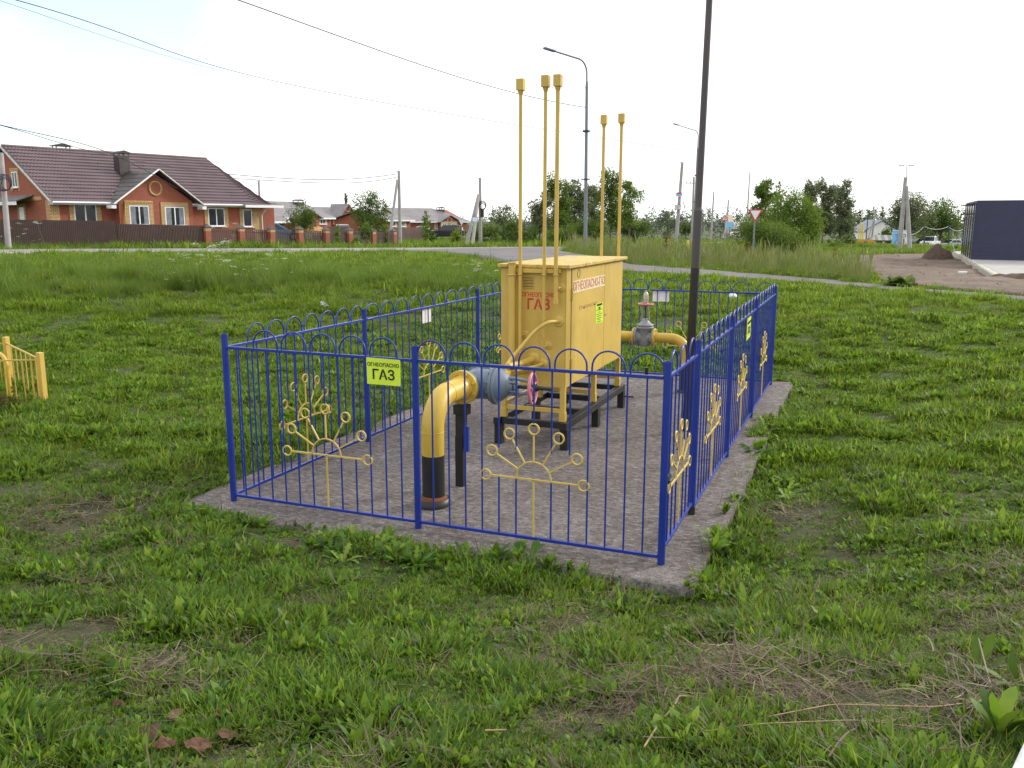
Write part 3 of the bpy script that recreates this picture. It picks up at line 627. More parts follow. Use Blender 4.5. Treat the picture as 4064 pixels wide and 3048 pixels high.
MB().lathe((PX, 1.30, PZ), (0, 1, 0), [(0, .155), (.03, .13), (.10, .125), (.30, .125), (.37, .13), (.405, .155)], 36).build('valve_body', VB, gv)
VY = 1.50
MB().lathe((PX + .06, VY, PZ), (1, 0, 0), [(0, .155), (.05, .150), (.16, .150), (.19, .165)], 36).build('bonnet_neck', VB, gv)
flange(gv, (PX + .245, VY, PZ), (1, 0, 0), .195, .028, VB, 10, VB, .016, .024); flange(gv, (PX + .277, VY, PZ), (1, 0, 0), .195, .028, VB, 10, VB, .016, .024, False)
MB().lathe((PX + .305, VY, PZ), (1, 0, 0), [(0, .165), (.03, .15), (.08, .11), (.11, .07), (.135, .055), (.15, .05)], 36).build('bonnet', VB, gv)
for s in (-1, 1):
    MB().tube([(PX + .40, VY, PZ + s * .075), (PX + .47, VY, PZ + s * .080), (PX + .62, VY, PZ + s * .06), (PX + .66, VY, PZ + s * .03)], [.020, .018, .015, .018], 10).build('yoke_arm', VB, gv)
    MB().cyl((PX + .43, VY - .05, PZ + s * .045), (PX + .50, VY - .05, PZ + s * .045), .010, n=8).cyl((PX + .49, VY - .05, PZ + s * .045), (PX + .51, VY - .05, PZ + s * .045), .018, n=6).build('gland_bolt', VB, gv)
MB().lathe((PX + .455, VY, PZ), (1, 0, 0), [(0, .03), (.02, .06), (.04, .06), (.045, .03)], 18).build('gland', VB, gv)
MB().cyl((PX + .45, VY, PZ), (PX + .86, VY, PZ), .019, n=12).lathe((PX + .63, VY, PZ), (1, 0, 0), [(0, .025), (.02, .036), (.07, .036), (.09, .025)], 14).build('stem', 'black_paint', gv)
def handwheel(parent, c, ax, R, r, mat='wheel_pink', ns=5):
    c = Vector(c); a, b, z = basis(ax); w = MB().torus(c, ax, R, r, 40, 10).build('handwheel', mat, parent); k = wmat(parent).inverted() if parent.get('_w') else Matrix.Identity(4)
    for i in range(ns):
        q = 2 * PI * i / ns + .3; d = a * math.cos(q) + b * math.sin(q)
        MB().tube([c + z * -.012 + d * .03, c + z * -.012 + d * R * .6, c + d * R], [r * .95, r * .8, r * .8], 8).build('spoke', mat, w, world=False).data.transform(k)
    MB().lathe(c - z * .03, ax, [(0, .025), (.01, .04), (.045, .04), (.055, .02)], 16).build('hub', mat, w, world=False).data.transform(k)
handwheel(gv, (PX + .655, VY, PZ - .01), (1, .10, .03), .150, .0155)
MB().tube([(PX, 1.74, PZ), (PX, 1.95, PZ), (PX, 2.15, PZ - .02), (PX, CY0, PZ - .08)], [.11, .105, .075, .06], 30).build('outlet_pipe', 'pipe_yellow', gp)
sp = thing('pipe_stand', 'slim black pipe stand under the flange of the near yellow pipe', 'stand', (PX - .01, 1.33, 0))
MB().bar((PX - .02, 1.25, 0), (PX - .02, 1.25, .52), .085, .085).build('lower_leg', 'black_paint', sp, .004)
MB().bar((PX - .01, 1.25, .40), (PX - .01, 1.25, .76), .10, .07).build('sleeve', 'black_paint', sp, .004)
MB().cbox((PX, 1.25, .79), (.15, .10, .10)).build('saddle', 'black_paint', sp, .004)
MB().cbox((PX + .06, 1.22, .50), (.05, .04, .26)).build('clamp_plate', 'blue_paint', sp, .003)
# far pipe and grey valve
PY2, PZ2 = 6.97, .83
fp = thing('gas_pipe', 'yellow gas pipe behind the cabinet bending down into a black foot', 'gas pipe', (-1.17, PY2, 0))
MB().tube([(-2.35, PY2, PZ2), (-2.0, PY2, PZ2)], .078, 28).build('pipe_run', 'pipe_yellow', fp)
MB().tube([(-2.35, 5.42, PZ2), (-2.35, PY2 - .18, PZ2)] + [(-2.35 + .18 - .18 * math.cos(a), PY2 - .18 + .18 * math.sin(a), PZ2) for a in np.linspace(.2, PI / 2, 8)], .078, 28).build('pipe_run', 'pipe_yellow', fp)
R2 = .24
MB().tube([(-1.66, PY2, PZ2), (-1.17 - R2, PY2, PZ2)] + [(-1.17 - R2 + R2 * math.sin(a), PY2, PZ2 - R2 + R2 * math.cos(a)) for a in np.linspace(.1, PI / 2, 12)] + [(-1.17, PY2, .42)], .078, 28).build('elbow', 'pipe_yellow', fp)
MB().cyl((-1.17, PY2, -.01), (-1.17, PY2, .42), .079, n=28).build('black_foot', 'black_paint', fp)
MB().lathe((-1.17, PY2, -.01), (0, 0, 1), [(0, .12), (.05, .12), (.05, .08)], 28).build('foot_ring', 'black_paint', fp)
for x in (-2.0, -1.67): flange(fp, (x - .012, PY2, PZ2), (1, 0, 0), .142, .026, 'pipe_yellow', 8, 'pipe_yellow', .013, .016)
fv = thing('gate_valve', 'grey upright gate valve behind the cabinet with a level pink wheel', 'valve', (-1.83, PY2, PZ2)); VG = 'valve_grey'; vx = -1.828
for x in (-1.980, -1.702): flange(fv, (x, PY2, PZ2), (1, 0, 0), .138, .026, VG, 8, VG, .013, .014)
MB().lathe((-1.956, PY2, PZ2), (1, 0, 0), [(0, .12), (.025, .09), (.23, .09), (.256, .12)], 28).build('valve_body', VG, fv)
MB().lathe((vx, PY2, PZ2 - .15), (0, 0, 1), [(0, .06), (.03, .09), (.13, .10), (.27, .092), (.29, .13), (.315, .13), (.318, .10), (.325, .13), (.35, .13), (.36, .10), (.40, .06), (.44, .045)], 28).build('bonnet', VG, fv)
for s in (-1, 1): MB().tube([(vx + s * .05, PY2, PZ2 + .27), (vx + s * .055, PY2, PZ2 + .33), (vx + s * .03, PY2, PZ2 + .50)], [.016, .013, .014], 8).build('yoke_arm', VG, fv)
MB().cyl((vx, PY2, PZ2 + .26), (vx, PY2, PZ2 + .55), .013, n=10).build('stem', 'dark_steel', fv)
handwheel(fv, (vx, PY2, PZ2 + .515), (0, 0, 1), .115, .013)
bt = MB().lathe((vx, PY2, PZ2 + .535), (0, 0, 1), [(0, .034), (.01, .040), (.12, .040), (.15, .032), (.165, .014), (.19, .014)], 18).build('plastic_bottle', 'clear_plastic')
tag(bt, 'cut plastic bottle upside over the stem of the grey valve', 'bottle')
# tall metal pole inside the fence
tp = thing('metal_pole', 'tall grey metal pole with black lower part inside the fence', 'pole', (-.66, 4.45, 0))
lean = lambda z: (-.655 + .0125 * z, 4.45, z)
MB().cyl(lean(-.05), lean(2.06), .057, .054, 24).build('black_base', 'black_paint', tp)
MB().cyl(lean(2.06), lean(2.75), .0535, .0535, 24).cyl(lean(2.75), lean(2.79), .0535, .042, 24).build('lower_tube', 'pole_grey', tp)
MB().cyl(lean(2.79), lean(7.4), .041, .036, 24).build('upper_tube', 'pole_grey', tp)
# low yellow fence at the left edge
yf = thing('low_yellow_fence', 'low yellow pipe fence with thin bars at the left edge of the lawn', 'fence', G(100, 1600, 12))
ya, yb, yc = G(179, 1622, 12.0), G(44, 1540, 13.3), G(-260, 1640, 11.6)
PO = {}
def ypost(p, h):
    MB().cbox((p[0], p[1], p[2] + h / 2 - .05), (.075, .075, h + .1)).build('post', 'yellow_paint', yf, .004)
for p in (ya, yb, yc): ypost(p, .80)
yd = yb + (yc - ya); ypost(yd, .80)
for a, b, n in ((ya, yb, 7), (ya, yc, 12), (yb, yd, 12)):
    a, b = Vector(a), Vector(b)
    for z in (.70, .10): MB().bar(a + Vector((0, 0, z)), b + Vector((0, 0, z)), .02).build('rail', 'yellow_paint', yf)
    for i in range(1, n): q = a.lerp(b, i / n); MB().cyl(q + Vector((0, 0, .0)), q + Vector((0, 0, .70)), .009, n=6).build('bar', 'yellow_paint', yf)
q = Vector(G(-10, 1398, 12.3)); MB().tube(bend([q + Vector((-.9, .1, .0)), q, q + Vector((.22, -.05, -.07)), q + Vector((.24, -.05, -.62))], .12), .03, 12).build('pipe_bend', 'pipe_yellow', yf)
# ------------------------------------------------------------------ buildings
def zof(v, D): return float(G(2032, v, D)[2])
def hwin(parent, x0, x1, z0, z1, y=0., mull=1, trim=None, curtain=False, frame='white_metal', fw=.07):
    """window in the wall plane y (front towards -y): recessed pane, proud frame, sill"""
    f = MB()
    for a, b, c, d in ((x0, x1, z1 - fw, z1), (x0, x1, z0, z0 + fw), (x0, x0 + fw, z0 + fw, z1 - fw), (x1 - fw, x1, z0 + fw, z1 - fw)): f.box((a, y - .03, c), (b, y + .05, d))
    for k in range(mull):
        xm = x0 + (x1 - x0) * (k + 1) / (mull + 1); f.box((xm - fw * .55, y - .032, z0 + fw), (xm + fw * .55, y + .05, z1 - fw))
    w = f.build('window', frame, parent)
    MB().box((x0 + fw * .8, y - .004, z0 + fw * .8), (x1 - fw * .8, y + .01, z1 - fw * .8)).build('pane', 'dark_glass', w)
    if curtain:
        for a, b in ((x0 + fw, x0 + .32 * (x1 - x0)), (x1 - .28 * (x1 - x0), x1 - fw)):
            n = 10; c = MB()
            for i in range(n):
                u0, u1 = a + (b - a) * i / n, a + (b - a) * (i + 1) / n; k = .006 * (i % 2)
                c.quad((u0, y - .008 - k, z0 + fw), (u1, y - .014 + k, z0 + fw), (u1, y - .014 + k, z1 - fw), (u0, y - .008 - k, z1 - fw))
            c.build('curtain', 'curtain_white', w)
    MB().box((x0 - .06, y - .12, z0 - .05), (x1 + .06, y - .031, z0 - .005)).build('sill', frame, w)
    if trim:
        t = .30; m = MB()
        m.box((x0 - t, y - .045, z0 - .12), (x0 - .02, y + .01, z1 + t)).box((x1 + .02, y - .045, z0 - .12), (x1 + t, y + .01, z1 + t)).box((x0 - .019, y - .045, z1 + .02), (x1 + .019, y + .01, z1 + t))
        m.build('brick_surround', trim, parent)
    return w
def roof_sheet(parent, mat, P, U, Vv, nu, nv, amp=.03, step=.03, name='roof_sheet', cut=None, waves=None):
    """profiled metal-tile slope: P corner at the eave, U along the eave, Vv up the slope; cut(u) -> v limits"""
    P, U, Vv = Vector(P), Vector(U), Vector(Vv); n = U.cross(Vv).normalized()
    if n.z < 0: n = -n
    V, Fc = [], []; waves = waves or max(4, round(U.length / .22)); cols = waves * 4
    for j in range(nv):
        for e in (0, 1):
            for i in range(cols + 1):
                u = i / cols; lo, hi = cut(u) if cut else (0, 1)
                t = lo + (hi - lo) * (j + e) / nv
                q = P + U * u + Vv * t + n * (amp * .5 * (1 + math.cos(2 * PI * u * waves)) + (step * (1 - e)))
                V.append(q)
    for j in range(nv):
        for i in range(cols): a = j * 2 * (cols + 1) + i; b_ = a + cols + 1; Fc.append((a, a + 1, b_ + 1, b_))
        if j < nv - 1:
            for i in range(cols): a = (j * 2 + 1) * (cols + 1) + i; b_ = a + cols + 1; Fc.append((a, a + 1, b_ + 1, b_))
    m = MB(); m.add(V, Fc, False); return m.build(name, mat, parent)
def chimney(parent, x, y, z0, z1, w=.55, d=.55, mat='roof_dark', cap='roof_dark'):
    c = MB().box((x - w / 2, y - d / 2, z0), (x + w / 2, y + d / 2, z1 - .32)).build('chimney', mat, parent)
    for i in (-1, 1):
        for j in (-1, 1): MB().cbox((x + i * (w / 2 - .04), y + j * (d / 2 - .04), z1 - .24), (.06, .06, .16)).build('cap_leg', cap, c)
    k = w / 2 + .10; e = d / 2 + .10
    MB().prism([(x - k, y - e, z1 - .16), (x + k, y - e, z1 - .16), (x + k, y - e, z1 - .12), (x, y - e, z1 + .03), (x - k, y - e, z1 - .12)], (0, 2 * e, 0)).build('chimney_cap', cap, c)
    return c
def local_frame(P1, P2):
    a = math.atan2(P2[1] - P1[1], P2[0] - P1[0]); return a, np.array([math.cos(a), math.sin(a), 0]), np.array([-math.sin(a), math.cos(a), 0])
# --- the big brick house on the left
def main_house():
    P1, P2 = G(206, 882, 54), G(1036, 900, 66.5); zb = .55
    rot, tx, nb = local_frame(P1, P2); L = math.hypot(*(P2 - P1)[:2])
    h = thing('brick_house', 'long red brick house with wine-coloured tile roof behind the brown fence', 'house', (P1[0], P1[1], zb), rot, None, False)
    P0 = np.array([P1[0], P1[1], zb])
    def loc(u, v, off=0.):       # picture point on the facade plane (off metres in front) -> local x, z
        q = onplane(u, v, P0 - nb * off, nb) - P0; return float(q @ tx), float(q[2])
    ze = loc(206, 784)[1] - .05; zr = zof(596, 58) - zb; Wd = 10.4; hw = Wd / 2
    RH = 'brick_red'
    MB().box((0, 0, 0), (L, .3, ze + .1)).build('front_wall', RH, h)
    MB().prism([(0, .301, 0), (0, Wd, 0), (0, Wd, ze), (0, hw, zr - .25), (0, .301, ze + .15)], (.3, 0, 0)).build('gable_wall', RH, h)
    MB().box((L - .3, .301, 0), (L, Wd, ze)).build('end_wall', RH, h); MB().box((.301, Wd - .3, 0), (L - .301, Wd, ze)).build('back_wall', RH, h)
    ov = .55; sl_ = (zr - ze) / hw; x1 = L + .55; xr = loc(820, 651, -hw)[0]; x0 = loc(35, 596, -hw)[0]; 
    x0 = min(-.15, max(-1., x0)); xr = min(xr, L - .1)
    ey = -ov; ez = ze - sl_ * ov + .12; dv = Vector((0, hw + ov, sl_ * (hw + ov)))
    slope_u = (x1 - x0)
    hipf = lambda u: (0, 1 if x0 + u * slope_u <= xr else max(.02, 1 - (x0 + u * slope_u - xr) / max(.1, x1 - xr)))
    roof_sheet(h, 'roof_wine', (x0, ey, ez), (slope_u, 0, 0), dv, 0, 16, .055, .05, 'front_roof', hipf)
    roof_sheet(h, 'roof_wine', (x0, Wd + ov, ez), (slope_u, 0, 0), (0, -(hw + ov), sl_ * (hw + ov)), 0, 16, .035, .035, 'back_roof', hipf)
    hip = MB(); hip.add([(x1, ey, ez), (x1, Wd + ov, ez), (xr, hw, zr + .12)], [(0, 1, 2)]); hip.build('hip_roof', 'roof_wine', h)
    MB().tube([(x0, hw, zr + .16), (xr, hw, zr + .16)], .09, 8).build('ridge_cap', 'roof_wine', h)
    MB().box((x0, ey - .02, ez - .10), (x1, ey + .04, ez + .02)).cyl((x0, ey - .09, ez - .02), (x1, ey - .09, ez - .02), .07, n=10).build('gutter', 'white_metal', h)
    MB().box((x0, ey + .041, ez - .15), (x1, -.001, ez - .11)).build('soffit', 'white_metal', h)
    # rake boards of the left gable
    for s_, y0 in ((1, ey), (-1, Wd + ov)):
        MB().bar((x0 - .02, y0, ez), (x0 - .02, hw, zr + .1), .05, .26, (1, 0, 0)).build('rake_board', 'concrete_pole', h)
    MB().prism([(x0, ey + .1, ez - .02), (x0, hw, zr + .02), (x0, hw, zr - .12), (x0, ey + .1, ez - .16)], (-x0 - .01, 0, 0)).build('gable_soffit', 'white_metal', h)
    # brick trims
    MB().box((-.045, -.045, 0), (.50, -.0005, ez - .17)).build('brick_quoin', 'brick_yellow', h); MB().box((-.045, -.0004, 0), (-.0005, .5, ze - .1)).build('brick_quoin', 'brick_yellow', h)
    MB().box((L - .55, -.04, 0), (L + .04, -.0005, ez - .17)).build('brick_quoin', 'brick_yellow', h)
    MB().box((-.04, .95, ze - .10), (-.0005, Wd - .1, ze + .14)).build('brick_band', 'brick_yellow', h)
    # wing
    off = .75; wx0, wx1 = loc(470, 800, off)[0], loc(763, 800, off)[0]; wm = (wx0 + wx1) / 2; wz = loc(619, 672, off)[1]; wh = (wx1 - wx0) / 2
    we = ze - .05
    MB().prism([(wx0, -off, 0), (wx1, -off, 0), (wx1, -off, we), (wm, -off, wz - .30), (wx0, -off, we)], (0, off - .001, 0)).build('wing_wall', RH, h)
    ws = (wz - .2 - we) / wh; yb = hw * .78
    for s_ in (-1, 1):
        run = wh + .6
        P_ = (wm + s_ * run, -off - .5, wz - .05 - ws * run); 
        lim = lambda u, s_=s_: (0, 1)
        # the wing slope is trimmed where it dives under the main slope
        Lw = yb + off + .5; V_, F_ = [], []; nw = 26; nvv = 8; cols = nw * 4
        for j in range(nvv):
            for e in (0, 1):
                t = (j + e) / nvv; x = P_[0] - s_ * run * t; z = P_[2] + ws * run * t
                yend = min((z + .25 - ez) / sl_ - ov, yb + 2.) 
                for i in range(cols + 1):
                    u = i / cols; y = (-off - .5) + u * max(.05, yend + off + .5)
                    V_.append((x, y, z + .03 * .5 * (1 + math.cos(2 * PI * y / .22)) + .03 * (1 - e)))
        for j in range(2 * nvv - 1):
            for i in range(cols): a = j * (cols + 1) + i; F_.append((a, a + 1, a + cols + 2, a + cols + 1))
        MB().add(V_, F_).build('wing_roof', 'roof_dark' if s_ < 0 else 'roof_wine', h)  # slope turned from the sun: its shade put into a darker roof colour
        MB().bar((P_[0], -off - .52, P_[2] + .02), (wm, -off - .52, wz - .02), .05, .15, (0, 1, 0)).build('rake_board', 'white_paint', h)
        MB().box((P_[0] - .16, -off - .49, P_[2] - .26), (P_[0] + .16, -off + .1, P_[2] - .06)).build('eave_box', 'white_metal', h)
    mx_, mz_ = loc(616, 748, off); MB().lathe((mx_, -off - .001, mz_), (0, -1, 0), [(0, .50), (.05, .50), (.05, .36), (0, .36)], 32, False).build('brick_medallion', 'brick_yellow', h)
    # windows
    for (u0, v0, u1, v1, o_, mu, cu) in ((298, 810, 380, 892, 0, 1, False), (517, 816, 589, 894, off, 1, True), (658, 821, 730, 897, off, 1, True), (828, 826, 889, 898, 0, 1, False), (966, 831, 998, 900, 0, 0, False)):
        a, b = loc(u0, v1, o_), loc(u1, v0, o_); hwin(h, a[0], b[0], a[1], b[1], -o_, mu, 'brick_yellow', cu)
    # gable side: window, door, canopy  (local: plane x=0, coordinates along y)
    def gloc(u, v): q = onplane(u, v, P0, tx) - P0; return float(q @ nb), float(q[2])
    (ya_, z0), (yb_, z1) = gloc(92, 743), gloc(62, 664); yc0 = min(ya_, yb_); yc1 = max(ya_, yb_); yc0 += .60; yc1 += .60
    gz = thing('window_tmp', None, None, (0, 0, 0), -PI / 2, None, False); gz.parent = h; gz.name = 'gable_window'
    hwin(gz, -yc1, -yc0, z0, min(z1, zr - 1.0) - .25, 0, 1, None)
    for c in list(gz.children):
        mm = gz.matrix_basis
        for d in [c] + list(c.children): d.data.transform(mm)
        c.parent = h
    bpy.data.objects.remove(gz)
    m = MB(); t = .20; zt = min(z1, zr - 1.0) - .25
    m.box((-.04, yc0 - t, z0 - .2), (-.001, yc0 - .02, zt + t)).box((-.04, yc1 + .02, z0 - .2), (-.001, yc1 + t, zt + t)).box((-.04, yc0 - .019, zt + .02), (-.001, yc1 + .019, zt + t)); m.build('brick_surround', 'brick_yellow', h)
    (ya_, z0), (yb_, z1) = gloc(102, 884), gloc(76, 822); y0_, y1_ = min(ya_, yb_), max(ya_, yb_)
    MB().box((-.03, y0_, 0), (-.001, y1_, z1)).build('door', 'white_metal', h)
    MB().box((-.05, y0_ - .2, 0), (-.002, y0_ - .01, z1 + .2)).box((-.05, y1_ + .01, 0), (-.002, y1_ + .2, z1 + .2)).box((-.05, y0_ - .009, z1 + .01), (-.002, y1_ + .009, z1 + .2)).build('brick_surround', 'brick_yellow', h)
    (yq, zq) = gloc(136, 800); MB().prism([(-.01, yq, zq + .35), (-1.1, yq, zq), (-1.1, yq, zq + .06), (-.01, yq, zq + .42)], (0, 5., 0)).build('canopy', 'roof_grey', h)
    MB().box((-1.08, yq + .02, zq - .22), (-1.06, yq + 4.9, zq - .001)).build('canopy_valance', 'white_metal', h)
    # chimneys, gas pipe on the wall, downpipe
    cx, cz = loc(498, 640); zc = zof(587, 57.5) - zb
    chimney(h, loc(498, 668, -2.2)[0], 2.6, zc - 2.6, zc, .75, .70); chimney(h, loc(250, 600, -hw - .6)[0], hw + .8, zr - 1, zof(575, 61) - zb, 1.0, .6)
    for pts, o_ in (([(495, 890), (495, 803), (607, 803)], off), ([(757, 892), (757, 811), (900, 814), (915, 823), (1015, 825)], 0)):
        q = [loc(*p, o_ + .06) for p in pts]; MB().tube(bend([(a, -o_ - .08, c) for a, c in q], .1, 4), .028, 8).build('gas_pipe', 'pale_yellow_paint', h)
    MB().tube(bend([(L + .3, -.62, ez - .1), (L + .1, -.3, ez - .5), (L + .05, -.10, ez - .7), (L + .05, -.10, .2)], .15, 4), .05, 8).build('downpipe', 'white_metal', h)
    # lower lean-to roof at the right end
    roof_sheet(h, 'roof_wine', (L - 2.0, -.9, ez - .02), (3.4, 0, 0), (0, 6.0, 1.15), 0, 8, .035, .03, 'porch_roof')
    MB().box((L + .02, .4, 0), (L + 1.6, 5, ez - .1)).build('porch_wall', RH, h)
    MB().box((L - 2.0, -1.0, ez - .18), (L + 1.4, -.88, ez + .0)).build('gutter', 'white_metal', h)
main_house()
def far_house(name, label, uv0, uv1, D0, D1, base, eave, ridge, depth, roofmat='roof_grey', wall='brick_red', wins=(), wing=None, chim=None, hip=0., ov=.4, cat='house', leftgable=None):
    """gable house: facade from (u0) to (u1); rows give eave and ridge heights"""
    P1, P2 = G(uv0, 868, D0), G(uv1, 868, D1); rot, tx, nb = local_frame(P1, P2); L = math.hypot(*(P2 - P1)[:2]); zb = zof(base, (D0 + D1) / 2)
    P0 = np.array([P1[0], P1[1], zb]); h = thing(name, label, cat, P0, rot, None, False)
    ze = zof(eave, D0) - zb; zr = zof(ridge, D0 + depth * .4) - zb; hw = depth / 2
    b = MB().prism([(0, 0, 0), (0, depth, 0), (0, depth, ze), (0, hw, zr - .1), (0, 0, ze)], (L, 0, 0)); b.build('wall', wall, h)
    s_ = (zr - ze) / hw; hp = hip * L; r = MB()
    for q in (-1, 1):
        y0 = -ov if q < 0 else depth + ov; z0 = ze - s_ * ov + .05; a, bb, c, d = (-ov, y0, z0), (L + ov, y0, z0), (L + ov - hp, hw, zr + .05), (-ov, hw, zr + .05); k = (0, 0, .08)
        V = [Vector(p) for p in (a, bb, c, d)]; r.prism(V, k)
    if hip: r.prism([(L + ov, -ov, ze - s_ * ov + .05), (L + ov, depth + ov, ze - s_ * ov + .05), (L + ov - hp, hw, zr + .05)], (0, 0, .08))
    r.build('roof', roofmat, h); MB().box((-ov, -ov - .06, ze - s_ * ov - .08), (L + ov, -ov - .01, ze - s_ * ov + .1)).build('gutter', 'white_metal', h)
    def loc(u, v, off=0.): q = onplane(u, v, P0 - nb * off, nb) - P0; return float(q @ tx), float(q[2])
    if wing:
        u0, u1, vp, o_ = wing; a, c = loc(u0, vp, o_)[0], loc(u1, vp, o_)[0]; m_ = (a + c) / 2; wz = loc((u0 + u1) / 2, vp, o_)[1]
        MB().prism([(a, -o_, 0), (c, -o_, 0), (c, -o_, ze), (m_, -o_, wz - .15), (a, -o_, ze)], (0, o_ + 1.5, 0)).build('wing_wall', wall, h); w = MB()
        sw = (wz - ze) / (m_ - a)
        for q in (-1, 1): w.prism([(m_, -o_ - .3, wz), (m_ + q * (m_ - a + .4), -o_ - .3, wz - sw * (m_ - a + .4)), (m_ + q * (m_ - a + .4), 1.2, wz - sw * (m_ - a + .4)), (m_, hw * .8, wz)], (0, 0, .08))
        w.build('wing_roof', roofmat, h)
        mm = loc((u0 + u1) / 2, vp + 18, o_); MB().lathe((mm[0], -o_ - .001, mm[1]), (0, -1, 0), [(0, .42), (.05, .42), (.05, .30), (0, .30)], 20, False).build('medallion', 'beige_plaster', h)
    for (u0, v0, u1, v1, o_) in wins:
        a, c = loc(u0, v1, o_), loc(u1, v0, o_); hwin(h, a[0], c[0], a[1], c[1], -o_, 1, 'beige_plaster', False)
    if chim: x, z = loc(*chim[:2], -hw * .8); chimney(h, x, hw * .8, zr - 1.2, loc(chim[0], chim[2], -hw * .8)[1], .9, .8)
    return h
far_house('brick_garage', 'low brick annex with ribbed tile roof just right of the long brick house', 1036, 1126, 72, 75, 925, 875, 800, 7, 'roof_wine', wins=[(1040, 890, 1062, 906, 0)])
far_house('brick_house', 'brick house with grey gable roof half hidden behind the round apple tree', 1090, 1312, 92, 100, 925, 863, 803, 9, 'roof_grey', wins=[(1270, 870, 1290, 890, 0)], wing=(1165, 1265, 829, .8), chim=(1183, 800, 792))
far_house('brick_house', 'distant brick house with steep front gable left of the dark round tree', 1288, 1440, 112, 116, 920, 862, 826, 8, 'roof_grey', wins=[(1330, 872, 1342, 888, 0)], wing=(1348, 1412, 811, .8), chim=(1335, 830, 830))
far_house('brick_house', 'brick house with beige window surrounds directly behind the braced pole', 1530, 1628, 104, 108, 918, 873, 838, 8, 'roof_grey', wins=[(1556, 880, 1569, 899, 0), (1594, 881, 1606, 900, 0)], hip=.35)
far_house('brick_house', 'wide brick house with round medallion in its gable at the village end', 1612, 1852, 118, 124, 918, 878, 829, 10, 'roof_grey', wins=[(1730, 888, 1740, 908, 0), (1757, 888, 1772, 907, .8), (1791, 888, 1806, 906, .8)], wing=(1750, 1820, 856, .8), chim=(1748, 832, 822), hip=.3)
far_house('village_house', 'white house with blue-grey metal roof far right beyond the birches', 3382, 3440, 180, 172, 945, 908, 872, 6, 'roof_blue', 'white_paint', wins=[(3396, 912, 3404, 922, 0), (3412, 912, 3420, 922, 0)])
far_house('village_house', 'small pale flat building behind the blue-roofed white house', 3446, 3494, 195, 195, 940, 893, 889, 4, 'white_metal', 'beige_plaster')
far_house('village_house', 'little house with pink gable beside the information board', 2926, 2952, 150, 150, 925, 902, 884, 2.5, 'roof_dark', 'plaster_pink')
far_house('village_house', 'pale plastered house peeking behind the triangular warning sign', 2888, 2902, 165, 165, 925, 872, 853, 2, 'beige_plaster', 'beige_plaster')
